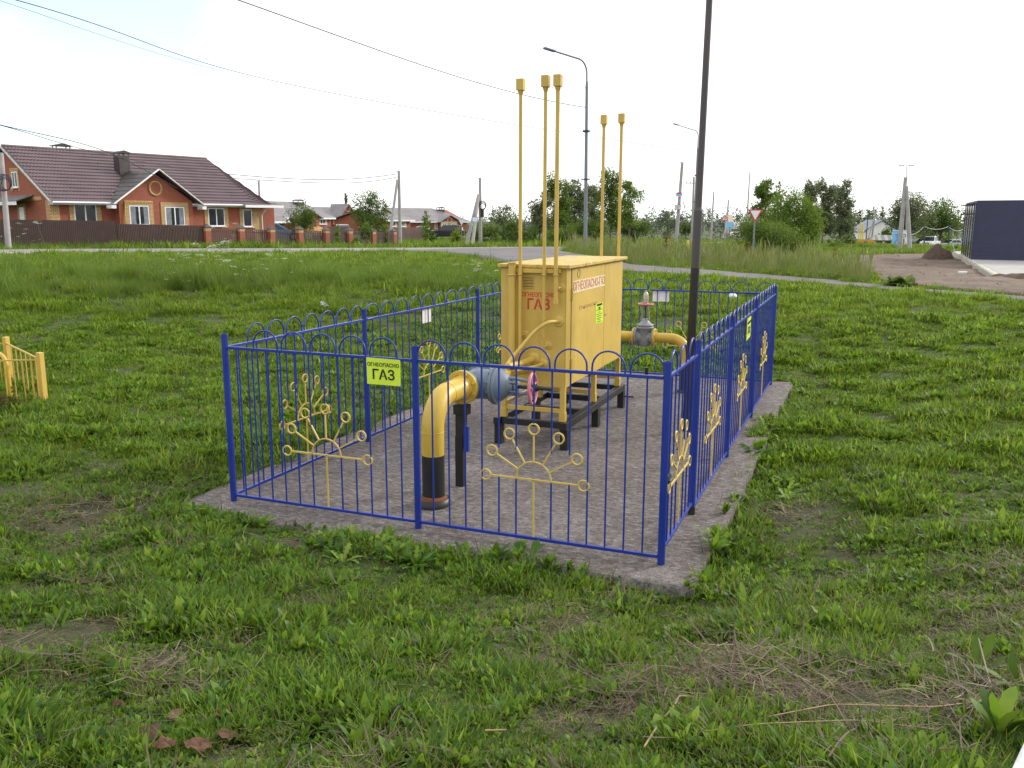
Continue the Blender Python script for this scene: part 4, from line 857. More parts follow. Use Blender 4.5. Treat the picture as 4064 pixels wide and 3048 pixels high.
# --- dark blue pavilion with glass side on its concrete footing, right edge
def pavilion():
    zt = .27; P = G(3857, 1023, 53.5); far = G(3816, 1002, 62); rgt = G(4400, 1030, 49.8)
    h = thing('pavilion', 'dark navy clad pavilion with a glazed side at the right edge', 'building', (P[0], P[1], zt))
    zr = zof(799, 53.5); A, B, C = Vector((*P[:2], zt)), Vector((*far[:2], zt)), Vector((*rgt[:2], zt)); H = Vector((0, 0, zr - zt)); B2 = B
    # far corner stands where the glazing ends
    inn = (C - A).normalized(); bk = (B - A).normalized(); nf = Vector((-inn.y, inn.x, 0))
    if nf.dot(bk) < 0: nf = -nf
    n = 14
    for i in range(n):   # horizontal cladding boards
        z0 = H.z * i / n; m = MB(); m.bar(A + Vector((0, 0, z0 + H.z / n / 2)) , C + Vector((0, 0, z0 + H.z / n / 2)), .06, H.z / n - .004, (0, 0, 1)); m.build('cladding_board', 'navy_clad', h)
    MB().prism([A + nf * .1, C + nf * .1, C + nf * .1 + H * .99, A + nf * .1 + H * .99], nf * .05).build('front_wall', 'navy_clad', h)
    Cb = C + (B - A); MB().prism([A + H, C + H, Cb + H, B + H], (0, 0, .10)).build('roof', 'navy_clad', h)
    MB().prism([B, Cb, Cb + H, B + H], nf * .05).build('back_wall', 'navy_clad', h)
    MB().bar(A + bk * .06, A + bk * .06 + H, .14, .14).build('corner_post', 'navy_clad', h)
    k = 5; Ln = (B - A).length
    for i in range(k):
        q0, q1 = A + bk * (Ln * i / k + .18), A + bk * (Ln * (i + 1) / k - .04)
        MB().prism([q0, q1, q1 + H * .985, q0 + H * .985], inn * .03).build('glass_panel', 'facade_glass', h)
        MB().bar(q1 + inn * .0, q1 + H, .07, .07).build('mullion', 'rust' if i == 3 else 'dark_steel', h)
        out_ = -inn
        for zz in (.97, .80): p = A + bk * (Ln * (i + .15) / k) + H * zz; MB().bar(p, p + out_ * .40, .05, .05).build('bracket', 'dark_steel', h)
        p = A + bk * Ln * (i + .5) / k + H * .57; MB().bar(p - bk * Ln / k * .48, p + bk * Ln / k * .48, .04, .04).build('transom', 'dark_steel', h)
    MB().box((A.x + inn.x * 4.2 - .1, A.y + inn.y * 4.2 - .14, zt + H.z * .8), (A.x + inn.x * 4.2 + .1, A.y + inn.y * 4.2 - .05, zt + H.z * .85)).build('wall_lamp', 'white_metal', h)
    f = thing('concrete_footing', 'pale concrete footing slab in front of the navy pavilion', 'foundation', (P[0], P[1], -.6))
    n0 = G(3974, 1093, 36.5); n1 = G(3808, 1006, 61); e = (np.array(n1) - n0)[:2]; e = e / np.linalg.norm(e); r_ = np.array([e[1], -e[0]])
    n1 = np.array([n0[0], n0[1]]) + e * 34; a = n0[:2]; pts = [(a[0], a[1]), (n1[0], n1[1]), (n1[0] + r_[0] * 24, n1[1] + r_[1] * 24), (a[0] + r_[0] * 24, a[1] + r_[1] * 24)]
    MB().prism([(x, y, -.6) for x, y in pts], (0, 0, .86)).build('slab_body', 'foundation', f)
    MB().prism([(x, y, .2605) for x, y in [(a[0] + r_[0] * .25 + e[0] * .2, a[1] + r_[1] * .25 + e[1] * .2), (n1[0] + r_[0] * .25, n1[1] + r_[1] * .25), (n1[0] + r_[0] * 23, n1[1] + r_[1] * 23), (a[0] + r_[0] * 23 + e[0] * .2, a[1] + r_[1] * 23 + e[1] * .2)]], (0, 0, .008)).build('screed', 'concrete_pole', f)
    for i in range(17):
        p = Vector((a[0] + e[0] * (i * 2 + .02), a[1] + e[1] * (i * 2 + .02), -.25)); q = p + Vector((e[0], e[1], 0)) * 1.96
        MB().bar(p - Vector((r_[0], r_[1], 0)) * .03, q - Vector((r_[0], r_[1], 0)) * .03, .06, .95 + .04 * math.sin(i * 7)).build('footing_block', 'foundation', f, .01)
pavilion()
# ------------------------------------------------------------------ house fence: brown sheets, brick pillars, picket fields
HFN = [(-900, 44), (-300, 46), (10, 47.5), (415, 52), (815, 57.5), (1000, 60.5), (1175, 63.3), (1280, 65.3), (1400, 67.8), (1490, 70), (1558, 72)]
def hf_at(u): D = float(np.interp(u, [a for a, _ in HFN], [b for _, b in HFN])); p = LD(u, D); return p, D
def gz_(p): return hz(p[0], p[1])
def corr_fence(name, label, u0, u1, h, ncol, panels):
    a, b = hf_at(u0)[0], hf_at(u1)[0]; t = thing(name, label, 'fence', (a[0], a[1], gz_(a)))
    for k in range(panels):
        p, q = a + (b - a) * k / panels, a + (b - a) * (k + 1) / panels; L = math.hypot(*(q - p)[:2]); d = (q - p) / L; nn = np.array([-d[1], d[0]]); V, Fc = [], []
        n = max(4, int(L / .1)); prof = [(0, 0), (.25, 0), (.35, .03), (.75, .03), (.85, 0)]
        st_ = [(i + x, y) for i in range(n) for x, y in prof] + [(n, 0)]
        za, zb = gz_(p) + .02, gz_(q) + .02
        for e in (0, 1):
            for x, y in st_: f = x / n; c = p[:2] + (q - p)[:2] * f + nn * y; V.append((c[0], c[1], za + (zb - za) * f + e * h + (.06 if e else 0)))
        m_ = len(st_)
        MB().add(V, [(i, i + 1, m_ + i + 1, m_ + i) for i in range(m_ - 1)]).build('sheet', 'brown_metal', t)
        MB().cbox((p[0] + nn[0] * .08, p[1] + nn[1] * .08, za + h / 2), (.08, .08, h + .1)).build('post', 'brown_metal', t)
        MB().bar((p[0] + nn[0] * .05, p[1] + nn[1] * .05, za + h * .8), (q[0] + nn[0] * .05, q[1] + nn[1] * .05, zb + h * .8), .04).build('rail', 'brown_metal', t)
corr_fence('sheet_fence', 'brown corrugated sheet fence in front of the house gable, left part', -500, 455, 1.50, 40, 8)
corr_fence('sheet_fence', 'lower brown sheet fence between the house wing and first brick pillar', 462, 812, 1.34, 30, 4)
def pillar_fence():
    us = [815, 950, 1072, 1185, 1290, 1383, 1476, 1558]; t = thing('picket_fence', 'dark picket fence between brick pillars with pointed caps along the road', 'fence', (*hf_at(815)[0][:2], gz_(hf_at(815)[0])))
    P = [hf_at(u)[0] for u in us]; d = (P[-1] - P[0]); d = d / np.linalg.norm(d[:2]); rot = math.atan2(d[1], d[0]); PK = None
    for i, p in enumerate(P):
        z = gz_(p); mt = Matrix.Translation((p[0], p[1], z)) @ Matrix.Rotation(rot, 4, 'Z'); w = .40
        pl = MB().box((-w / 2, -w / 2, -.1), (w / 2, w / 2, 1.08), mt).build('pillar', 'brick_red', t)
        MB().box((-w / 2 - .004, -w / 2 - .004, 1.081), (w / 2 + .004, w / 2 + .004, 1.32), mt).build('pale_course', 'brick_yellow', pl, world=False).data.transform(wmat(t).inverted())
        c = MB(); c.add([mt @ Vector(q) for q in ((-.28, -.28, 1.321), (.28, -.28, 1.321), (.28, .28, 1.321), (-.28, .28, 1.321), (0, 0, 1.56))], [(0, 1, 4), (1, 2, 4), (2, 3, 4), (3, 0, 4), (3, 2, 1, 0)]); c.build('pillar_cap', 'roof_dark', pl, world=False).data.transform(wmat(t).inverted())
        if i < len(P) - 1:
            q = P[i + 1]; L = math.hypot(*(q - p)[:2]); zq = gz_(q)
            for zz in (.30, 1.05): MB().bar((p[0] + d[0] * .2, p[1] + d[1] * .2, z + zz), (q[0] - d[0] * .2, q[1] - d[1] * .2, zq + zz), .04, .05).build('rail', 'brown_picket', t)
            n = int((L - .5) / .155)
            if PK is None: PK = MB().box((-.052, -.012, .06), (.052, .012, 1.24)).mesh('picket', 'brown_picket')
            for k in range(n):
                f = (k + .5) / n; c_ = p[:2] + d[:2] * (.25 + f * (L - .5)); o = link('picket', PK, t); o.location = (c_[0] - t.location.x - d[1] * -.035, c_[1] - t.location.y - d[0] * .035, z + (zq - z) * f - t.location.z); o.rotation_euler = (0, 0, rot)
pillar_fence()
def rail_fence(name, label, a, b, h, mat):
    t = thing(name, label, 'fence', a); n = max(2, int(np.linalg.norm((b - a)[:2]) / 2.5))
    for k in range(n):
        p, q = a + (b - a) * k / n, a + (b - a) * (k + 1) / n
        MB().prism([(p[0], p[1], p[2] - .3), (q[0], q[1], q[2] - .3), (q[0], q[1], q[2] + h), (p[0], p[1], p[2] + h)], (.03, .03, 0)).build('panel', mat, t)
rail_fence('plain_fence', 'dark plain fence along the far village plots beyond the grass', G(1500, 948, 98), G(1690, 944, 110), 1.25, 'brown_metal')
rail_fence('plain_fence', 'dark fence under the distant brick houses behind the picket fence', G(1240, 940, 90), G(1400, 938, 94), 1.0, 'brown_metal')
gtl = G(1320, 975, 74)
# ------------------------------------------------------------------ poles, lamps, road signs
def cpole(label, ub, vb, ut, vt, D, r0=.16, r1=.09, name='utility_pole', brace=(), cross=None, mat='concrete_pole', cat='utility pole', extra=0.):
    a, b = G(ub, vb, D), G(ut, vt, D); o = thing(name, label, cat, a); q = a - (b - a) / np.linalg.norm(b - a) * (.6 + extra)
    MB().cyl(q, b, r0, r1, 8).build('shaft', mat, o)
    for (u0, v0, u1, v1, dd) in brace: p, s_ = G(u0, v0, D + dd), G(u1, v1, D + .15 * dd); MB().cyl(p + (p - s_) * .06, s_, r0 * .85, r1 * .9, 8).build('brace', mat, o)
    if cross:
        c = a + (b - a) * cross[0]; x = HR * cross[1]; MB().bar(c - x, c + x, .07, .07).build('crossarm', 'dark_steel', o)
        for k in (-1, -.45, .45, 1): MB().lathe(c + x * k * .92, (0, 0, 1), [(0, .02), (.08, .05), (.12, .05), (.18, .03)], 8).build('insulator', 'dark_steel', o)
    else:
        MB().bar(b - HR * .22, b + HR * .12, .05, .05).build('hook', 'dark_steel', o)
    return o
p = cpole('concrete pole with coiled black cables cut by the left picture edge', 35, 996, 4, 606, 45, .15, .11)
for i in range(4): MB().torus(G(14 + i * 3, 725 + i * 2, 44.7), Vector(HF) + Vector((.1 * i, 0, .1 * i - .2)), .42 - .05 * i, .022, 26, 6).build('cable_coil', 'cable', p)
cpole('concrete pole rising behind the roof of the long brick house', 1036, 930, 1027, 718, 85)
cpole('concrete pole with one long leaning brace at the end of the picket fence', 1589, 978, 1583, 680, 76, .16, .12, brace=[(1546, 950, 1577, 714, -1.2)])
p = cpole('concrete pole with two braces and a hanging cable loop on the road verge', 1907, 978, 1905, 707, 78, .19, .12, brace=[(1850, 978, 1899, 772, -1.5), (1874, 978, 1900, 775, -2.5)])
for i in range(3): MB().torus(G(1914, 814 + i * 3, 77.6), Vector(HF) + Vector((.1 * i, 0, .2 * i)), .34 - .03 * i, .035, 24, 6).build('cable_coil', 'cable', p)
MB().cbox(G(1914, 845, 77.6), (.25, .2, .75)).build('meter_box', 'dark_steel', p)
def board(name, label, u, v, w, h, D, face, rim=None, cat='sign', yaw=0.):
    c = G(u, v, D); o = thing(name, label, cat, c, YAW + yaw, None, False); MB().cbox((0, 0, 0), (w, .03, h)).build('plate', face, o)
    if rim: MB().cbox((0, .004, 0), (w + .08, .03, h + .08)).build('rim', rim, o)
    return o
bq = board('pole_sign', 'small pale blue plate strapped to the leaning brace of the coiled-cable pole', 1885, 871, .42, .34, 75.2, 'white_sheet', 'sign_blue')
p = cpole('concrete pole with two small plates left of the tall black pole', 2682, 975, 2708, 645, 85, .19, .13)
bq = board('pole_sign', 'upper plate with red top band on the pole left of the metal pole', 2695, 772, .52, .20, 84.6, 'poster_blue', 'white_sheet'); MB().cbox((0, -.004, .17), (.52, .03, .13)).build('red_band', 'sign_red', bq); bq.location.z -= .05
bq = board('pole_sign', 'lower white plate on the pole left of the metal pole', 2690, 823, .50, .38, 84.6, 'white_sheet', 'dark_steel')
for i in range(3): MB().cbox((0, -.017, .1 - .1 * i), (.38 - .06 * i, .006, .03)).build('print_line', 'dark_steel', bq)
cpole('concrete pole with short crossarm just left of the tall metal pole', 2746, 950, 2754, 702, 110, .18, .12, cross=(.90, 1.0))
cpole('thin bare pole right of the tall metal pole', 2822, 940, 2833, 763, 130, .16, .09)
cpole('distant pole with crossarm behind the triangular warning sign', 2882, 940, 2891, 793, 150, .18, .11, brace=[(2872, 940, 2888, 850, -2)], cross=(.78, .95))
cpole('slender pole standing behind the yield sign bush', 2961, 930, 2976, 685, 120, .15, .06)
p = cpole('two-legged concrete pole on the field edge left of the pavilion', 3569, 992, 3594, 705, 85, .24, .16, brace=[(3611, 992, 3598, 739, -.6)], extra=.6)
lm = thing('lamp_mast', 'thin tall lamp mast with a flat lamp head above the two-legged pole', 'street lamp', G(3597, 940, 140)); MB().cyl(G(3597, 955, 140), G(3597, 658, 140), .10, .05, 8).build('mast', 'concrete_pole', lm)
for dx in (-1.0, -.55, .55, 1.0): MB().cbox(G(3597, 656, 140) + HR * dx, (.35, .25, .12)).build('lamp_head', 'dark_steel', lm)
MB().bar(G(3597, 656, 140) - HR * 1.2, G(3597, 656, 140) + HR * 1.2, .06).build('crossarm', 'dark_steel', lm)
cpole('slanting pair of far poles beside the green-roofed kiosk', 3460, 945, 3474, 838, 165, .18, .12, brace=[(3446, 945, 3468, 870, -1)])
cpole('thin dark pole beside the blue-roofed white house', 3437, 950, 3447, 835, 160, .10, .06, mat='dark_steel')
for i, (u, v0, v1) in enumerate([(3408, 950, 905), (3416, 950, 880), (3424, 952, 888)]):
    o = thing('yellow_post', ['short yellow post, shortest of three near the kiosk', 'tallest yellow post of three near the kiosk', 'yellow post nearest the kiosk roof of the three'][i], 'post', G(u, v0, 150), 0, 'yellow posts beside the kiosk'); MB().cyl(G(u, v0 + 8, 150), G(u, v1, 150), .10, n=8).build('shaft', 'yellow_marker', o)
def street_lamp(label, base, joint, bendp, elbow, tip, D, tipD):
    a = G(*base, D); o = thing('street_lamp', label, 'street lamp', a); j, b, e, t_ = G(*joint, D), G(*bendp, D), G(*elbow, D - .3), G(*tip, tipD)
    MB().cyl(a - (0, 0, .6), j, .105, .075, 14).build('shaft', 'lamp_blue_grey', o); MB().cyl(j - (0, 0, .05), j + (0, 0, .3), .09, .06, 14).build('collar', 'lamp_blue_grey', o)
    MB().tube(bend([j, b, e, t_], 1.2, 10), .045, 10).build('arm', 'lamp_blue_grey', o)
    d = Vector(t_) - Vector(e); d.normalize(); q = Vector(t_); m = MB(); m.bar(q - d * .05, q + d * .62, .24, .10); m.build('lamp_head', 'lamp_blue_grey', o, .03)
    c = np.array(a) * .27 + np.array(j) * .73; MB().cbox(c, (.34, .3, .10)).build('clamp', 'dark_steel', o); MB().cbox(np.array(a) * .57 + np.array(j) * .43, (.42, .2, .06)).build('bracket', 'dark_steel', o)
street_lamp('tall blue-grey street lamp with arm reaching left over the road', (2323, 978), (2329, 346), (2329, 272), (2312, 238), (2200, 203), 48, 47)
street_lamp('farther grey street lamp partly hidden by the metal pole', (2752, 950), (2768, 600), (2771, 535), (2766, 520), (2690, 496), 92, 90)
def tri_sign(name, label, u, v, side, D, inverted, base_v, face='sign_white', rim='sign_red', ub=None, th=.02):
    c = G(u, v, D); b = G(ub or u, base_v, D); o = thing(name, label, 'road sign', b); s_ = -1 if inverted else 1; hgt = side * .866
    x, n = Vector(HR), Vector(HF)
    def tri(k, off): return [Vector(c) + n * off + x * (-side / 2 * k) + Vector((0, 0, -s_ * hgt / 3 * k)), Vector(c) + n * off + x * (side / 2 * k) + Vector((0, 0, -s_ * hgt / 3 * k)), Vector(c) + n * off + Vector((0, 0, s_ * hgt * 2 / 3 * k))]
    MB().prism(tri(1, 0), n * th).build('rim', rim, o); MB().prism(tri(.72, -.004), n * .004).build('face', face, o)
    top = Vector(c) + Vector((0, 0, hgt * .45)) + n * .05; MB().cyl(Vector(b) - Vector((0, 0, .4)) + n * .05, top, .036, n=10).build('pole', 'lamp_blue_grey', o); return o
tri_sign('yield_sign', 'red-rimmed white inverted triangle yield sign in front of the willow bush', 2998, 848, .62, 38, True, 1056, ub=2986)
o = tri_sign('warning_sign', 'red-rimmed triangle warning sign with a side-road mark far down the road', 2877, 868, .95, 120, False, 945)
q = G(2877, 868, 119.9); MB().bar(q + np.array([0, 0, -.22]), q + np.array([0, 0, .30]), .10, .02, HR).bar(q, q + HR * .2, .07, .02).build('mark', 'black_print', o)
tri_sign('warning_sign', 'grey back of a triangle sign beyond the metal pole', 2844, 888, .72, 125, False, 945, 'valve_grey', 'valve_grey')
tri_sign('yield_sign', 'grey back of an inverted triangle sign by the far verge', 1832, 880, .58, 82, True, 978, 'white_sheet', 'white_sheet')
o = thing('information_board', 'two-panel pale board on posts above the white car', 'sign', G(2909, 945, 135)); 
for dx in (-.52, .52): MB().cbox(G(2909, 895, 135) + HR * dx, (.95, .06, 1.05)).build('panel', 'poster_blue' if dx < 0 else 'white_sheet', o); MB().cyl(G(2909, 950, 135) + HR * dx, G(2909, 895, 135) + HR * dx + HF * .1, .05, n=8).build('post', 'dark_steel', o)
o = thing('marker_post', 'crooked yellow marker post leaning in the tall weeds', 'post', G(2738, 1032, 45)); MB().tube([G(2739, 1045, 45), G(2734, 992, 45), G(2729, 955, 45)], [.05, .055, .07], 8).build('shaft', 'yellow_marker', o)
o = thing('thin_stake', 'thin pale leaning stake beside the dark soil heap', 'stake', G(3795, 1015, 62)); MB().cyl(G(3795, 1018, 62), G(3782, 972, 62), .03, n=6).build('shaft', 'white_metal', o)
# ------------------------------------------------------------------ overhead wires
def wire(label, pts, r, name='overhead_wire'):
    P = [G(*q) for q in pts]; k = len(P); ts = np.linspace(0, 1, k); tt = np.linspace(0, 1, 60); d = min(3, k - 1)
    C = [np.polyval(np.polyfit(ts, [p[i] for p in P], d), tt) for i in range(3)]
    tag(MB().tube(list(zip(*C)), r, 5).build(name, 'cable'), label, 'wire')
wire('dark overhead wire sagging from the top edge to the tall street lamp', [(400, -190, 22), (909, 0, 27), (1250, 106, 32), (1600, 225, 37), (1850, 316, 41), (2100, 387, 45), (2326, 424, 48)], .019)
wire('upper dark wire crossing the sky from the top left corner', [(-700, -190, 36), (0, 6, 40), (521, 157, 48), (970, 272, 58), (1234, 341, 65), (1800, 470, 78), (2766, 600, 92)], .021)
wire('fainter wire just under the upper left wire', [(-700, -180, 36), (0, 17, 40.5), (521, 172, 48.5), (970, 290, 58), (1800, 495, 78), (2766, 640, 92)], .011)
wire('twisted wire running down to the left roof of the brick house', [(-600, 330, 40), (0, 489, 44), (250, 560, 46), (477, 618, 50), (700, 748, 57.5)], .021)
wire('second wire close beside the twisted one above the left roof', [(-600, 350, 40), (0, 498, 44), (250, 568, 46), (477, 626, 50), (860, 690, 62)], .018)
wire('upper wire from the house roof to the braced pole', [(862, 686, 68), (1110, 708, 71), (1330, 712, 73), (1440, 706, 75), (1578, 690, 76)], .026)
wire('lower wire from the house roof to the braced pole', [(862, 704, 68), (1110, 720, 71), (1330, 726, 73), (1440, 722, 75), (1580, 702, 76)], .024)
wire('short wire between the roof end and the pole behind it', [(936, 748, 70), (985, 740, 77), (1025, 726, 85)], .022)
# ------------------------------------------------------------------ vehicles
def car(name, label, u, v, D, yaw, body, kind='sedan', cat='car', z=None):
    c = G(u, v, D); o = thing(name, label, cat, c if z is None else (c[0], c[1], z), yaw, None, False)   # local +x is the front
    L, Wd = (5.3, 1.9) if kind == 'pickup' else ((4.6, 1.85) if kind == 'suv' else (4.6, 1.78)); hb = {'pickup': 1.05, 'suv': 1.0, 'sedan': .88}[kind]; ht = {'pickup': 1.85, 'suv': 1.68, 'sedan': 1.45}[kind]; gc = .30 if kind == 'pickup' else .22; w = Wd / 2
    def loft(prof, name, mat, par, ws):
        m = MB(); n = len(prof); V = []
        for s_ in (-1, -.94, .94, 1):
            for (x, zz), kk in zip(prof, ws): e = .04 if abs(s_) == 1 else 0; V.append((x * (1 - e * .15), s_ * kk, zz - (e if zz > .6 else -e)))
        m.add(V, [(j * n + i, j * n + (i + 1) % n, (j + 1) * n + (i + 1) % n, (j + 1) * n + i) for j in range(3) for i in range(n)] + [tuple(range(n)), tuple(range(3 * n, 4 * n))[::-1]]); return m.build(name, mat, par, .03)
    h_ = L / 2
    if kind == 'pickup': bp = [(-h_, gc + .15), (-h_, hb), (.25, hb), (.9, hb + .02), (h_ - .15, hb - .04), (h_, hb - .18), (h_, gc + .1), (h_ - .2, gc), (-h_ + .2, gc)]; cp = [(-.95, hb), (-.85, ht - .03), (.1, ht), (.35, ht - .05), (.95, hb)]
    elif kind == 'suv': bp = [(-h_, gc + .15), (-h_, hb), (.9, hb), (h_ - .3, hb - .08), (h_, hb - .25), (h_, gc + .1), (h_ - .2, gc), (-h_ + .2, gc)]; cp = [(-h_ + .15, hb), (-h_ + .4, ht - .06), (-1.2, ht), (.2, ht - .04), (1.05, hb)]
    else: bp = [(-h_, gc + .2), (-h_ + .05, hb - .02), (-1.2, hb), (.9, hb - .02), (h_ - .3, hb - .14), (h_, hb - .30), (h_, gc + .1), (h_ - .2, gc), (-h_ + .2, gc)]; cp = [(-1.75, hb - .01), (-1.0, ht - .04), (-.4, ht), (.15, ht - .04), (1.05, hb - .02)]
    loft(bp, 'body', body, o, [w] * len(bp)); cb = loft(cp, 'cabin', body, o, [w * .97] + [w * .78] * (len(cp) - 2) + [w * .97])
    for s_ in (-1, 1):
        y0, y1 = s_ * (w * .955), s_ * (w * .80); a, b_ = cp[0], cp[-1]; zt = ht - .12
        x0, x1 = a[0] + .28, b_[0] - .25; t0, t1 = cp[1][0] + .12, cp[-2][0] - .02
        xm = (x0 + x1) / 2; tm = (t0 + t1) / 2
        for q0, q1, r0, r1 in ((x0, xm - .04, t0, tm - .04), (xm + .04, x1, tm + .04, t1)): MB().prism([(q0, y0, hb + .04), (q1, y0, hb + .04), (r1, y1, zt), (r0, y1, zt)], (0, s_ * .02, 0)).build('side_window', 'dark_glass', o)
        MB().cbox((h_ - .06, s_ * w * .78, hb - .24), (.16, .36, .16)).build('headlight', 'head_lamp', o, .02); MB().cbox((-h_ + .03, s_ * w * .84, hb - .2), (.10, .22, .18)).build('tail_light', 'sign_red', o)
        MB().cbox((x1 - .05, s_ * (w + .09), hb + .06), (.14, .16, .13)).build('mirror', body, o, .02)
        for x in (-h_ + .95, h_ - .88):
            wh = MB().lathe((x, s_ * (w - .2), .34), (0, s_, 0), [(0, .30), (.02, .34), (.19, .34), (.21, .30)], 18).build('wheel', 'rubber', o); MB().lathe((x, s_ * (w + .012), .34), (0, s_, 0), [(0, .21), (.008, .2)], 14).build('rim', 'steel', wh)
    wy = w * .78; f = cp[-1]; g = cp[-2]
    MB().prism([(f[0] - .02, -w * .88, f[1] + .04), (f[0] - .02, w * .88, f[1] + .04), (g[0] + .08, wy * .95, g[1] - .06), (g[0] + .08, -wy * .95, g[1] - .06)], (.02, 0, .02)).build('windscreen', 'dark_glass', o)
    f, g = cp[0], cp[1]; MB().prism([(f[0] + .03, -w * .85, f[1] + .05), (f[0] + .03, w * .85, f[1] + .05), (g[0] - .06, wy * .95, g[1] - .07), (g[0] - .06, -wy * .95, g[1] - .07)], (-.02, 0, .02)).build('rear_window', 'dark_glass', o)
    MB().cbox((h_ + .005, 0, hb - .26), (.04, Wd * .55, .2)).build('grille', 'dark_steel', o); MB().cbox((h_ + .02, 0, gc + .16), (.10, Wd * .96, .17)).build('bumper', body if kind == 'sedan' else 'white_metal', o, .03)
    if kind == 'pickup': MB().box((-h_ + .08, -w + .1, hb - .45), (-1.02, w - .1, hb + .10)).build('bed_cover', 'rubber', o, .03); MB().cbox((-.35, 0, ht + .05), (1.1, 1.3, .05)).build('roof_rack', 'rubber', o)
    return o
toC = YAW - PI / 2
car('pickup_truck', 'white pickup truck facing the road left of the navy pavilion', 3690, 982, 148, toC - .70, 'car_white', 'pickup', 'pickup truck')
car('parked_car', 'silver-blue sedan seen side-on between the pickup and the pavilion', 3775, 984, 150, PI + YAW + .15, 'car_silver', 'sedan')
car('parked_car', 'dark grey sedan half behind the white pickup', 3637, 980, 156, PI + YAW + .35, 'car_dark', 'sedan')
car('parked_car', 'dark car at the corner of the glazed pavilion side', 3812, 984, 160, PI + YAW, 'car_dark', 'suv')
car('moving_car', 'white car coming head-on along the road behind the bushes', 2917, 943, 150, toC - .2, 'car_white', 'suv')
car('parked_car', 'blue car roof showing above the picket fence behind the brick annex', 1094, 955, 72, YAW + .3, 'car_blue', 'sedan')
car('parked_car', 'small white car near the distant houses behind the picket fence', 1361, 940, 104, toC + .3, 'car_white', 'sedan')
car('parked_car', 'pale blue car beside the far dark fence', 1665, 943, 112, PI + YAW, 'car_silver', 'sedan')
car('parked_car', 'black car in front of the house with the medallion gable', 1770, 946, 112, PI + YAW, 'car_dark', 'suv')
o = thing('sand_heap', 'orange sand heap behind the picket fence left of the dark tree', 'heap', G(1260, 930, 80)); MB().lathe(G(1260, 930, 80), (0, 0, 1), [(0, 1.3), (.3, 1.0), (.6, .45), (.72, .05)], 14).build('heap', 'sand', o)
# kiosks
def kiosk():
    o = thing('blue_kiosk', 'pale blue kiosk with dark blue emblem behind the two-legged pole', 'kiosk', G(3570, 985, 120), YAW - .45, None, False)
    MB().box((-1.0, -.6, 0), (1.0, .6, 2.35)).build('body', 'poster_blue', o, .03); MB().box((-.98, .605, 0), (.98, .62, 2.3)).build('back', 'white_metal', o)
    MB().box((-.96, -.615, .05), (-.10, -.605, 2.3)).build('poster', 'poster_blue', o); MB().box((-.05, -.615, .05), (.95, -.605, 2.3)).build('poster', 'sign_white', o)
    MB().tube([(-.62, -.63, .2), (-.70, -.63, .7), (-.50, -.63, 1.0), (-.30, -.63, 1.2), (-.38, -.63, 1.5)], .07, 6).torus((-.45, -.63, 1.75), (0, 1, 0), .14, .04, 14, 5).build('emblem', 'sign_blue', o)
    MB().torus((.45, -.63, 1.7), (0, 1, 0), .2, .05, 14, 5).tube([(.3, -.63, .3), (.5, -.63, .8), (.45, -.63, 1.3)], .08, 6).build('emblem', 'dark_steel', o); MB().cbox((0, 0, 2.38), (2.1, 1.3, .06)).build('roof', 'white_metal', o)
    h = thing('market_kiosk', 'low kiosk with striped green hipped roof and pale walls', 'kiosk', G(3498, 978, 140), YAW - .2, None, False)
    MB().box((-1.9, -1.2, 0), (1.9, 1.2, 1.0)).build('wall', 'beige_plaster', h); 
    for i in range(9):
        x = -2.3 + i * .5
        MB().prism([(x, -1.5, .98), (x + .5, -1.5, .98), (min(x + .5, 1.2) if i > 4 else max(x + .5, -1.2), 0, 1.75), (min(x, 1.2) if i > 4 else max(x, -1.2), 0, 1.75)], (0, 0, .04)).build('roof_strip', 'concrete_pole' if i % 2 else 'green_roof_strip', h)
    MB().prism([(2.25, -1.5, .98), (2.25, 1.5, .98), (1.2, 0, 1.75)], (0, 0, .04)).prism([(-2.3, 1.5, .98), (2.25, 1.5, .98), (1.2, 0, 1.75), (-1.2, 0, 1.75)], (0, 0, .04)).build('roof_back', 'white_paint', h)
    for x in (-.6, .7): MB().box((x - .45, -1.23, .25), (x + .45, -1.205, .85)).build('window', 'dark_glass', h)
    w = thing('orange_barrier', 'orange plank barrier left of the striped kiosk', 'barrier', G(3436, 975, 138), YAW, None, False)
    for k in range(3): MB().cbox((0, 0, .25 + .28 * k), (2.5, .05, .25)).build('plank', 'orange_paint', w)
    for x in (-1.1, 1.1): MB().cbox((x, .06, .45), (.1, .08, .95)).build('post', 'dark_steel', w)
kiosk()
for i, (u, v0, v1) in enumerate([(3668, 950, 895), (3766, 960, 897)]):
    o = thing('festoon_post', ['black post carrying string lights behind the white pickup', 'black post with side arm carrying string lights by the pavilion'][i], 'post', G(u, v0, 130)); MB().cyl(G(u, v0 + 15, 130), G(u, v1, 130), .09, n=8).build('shaft', 'dark_steel', o)
    if i: MB().bar(G(u, v1 + 1, 130), G(u + 28, v1 - 4, 130), .12).build('arm', 'dark_steel', o)
def festoon(label, a, b, sag):
    P = [np.array(G(*a, 130)) * (1 - t) + np.array(G(*b, 130)) * t - np.array([0, 0, sag * 4 * t * (1 - t)]) for t in np.linspace(0, 1, 20)]
    tag(MB().tube(P, .035, 5).build('string_lights', 'white_metal'), label, 'string lights')
festoon('string lights falling left from the first black post', (3668, 898), (3612, 932), .3); festoon('string lights slung between the two black posts', (3668, 898), (3766, 898), .45); festoon('string lights from the second black post to the pavilion', (3766, 900), (3822, 910), .4)
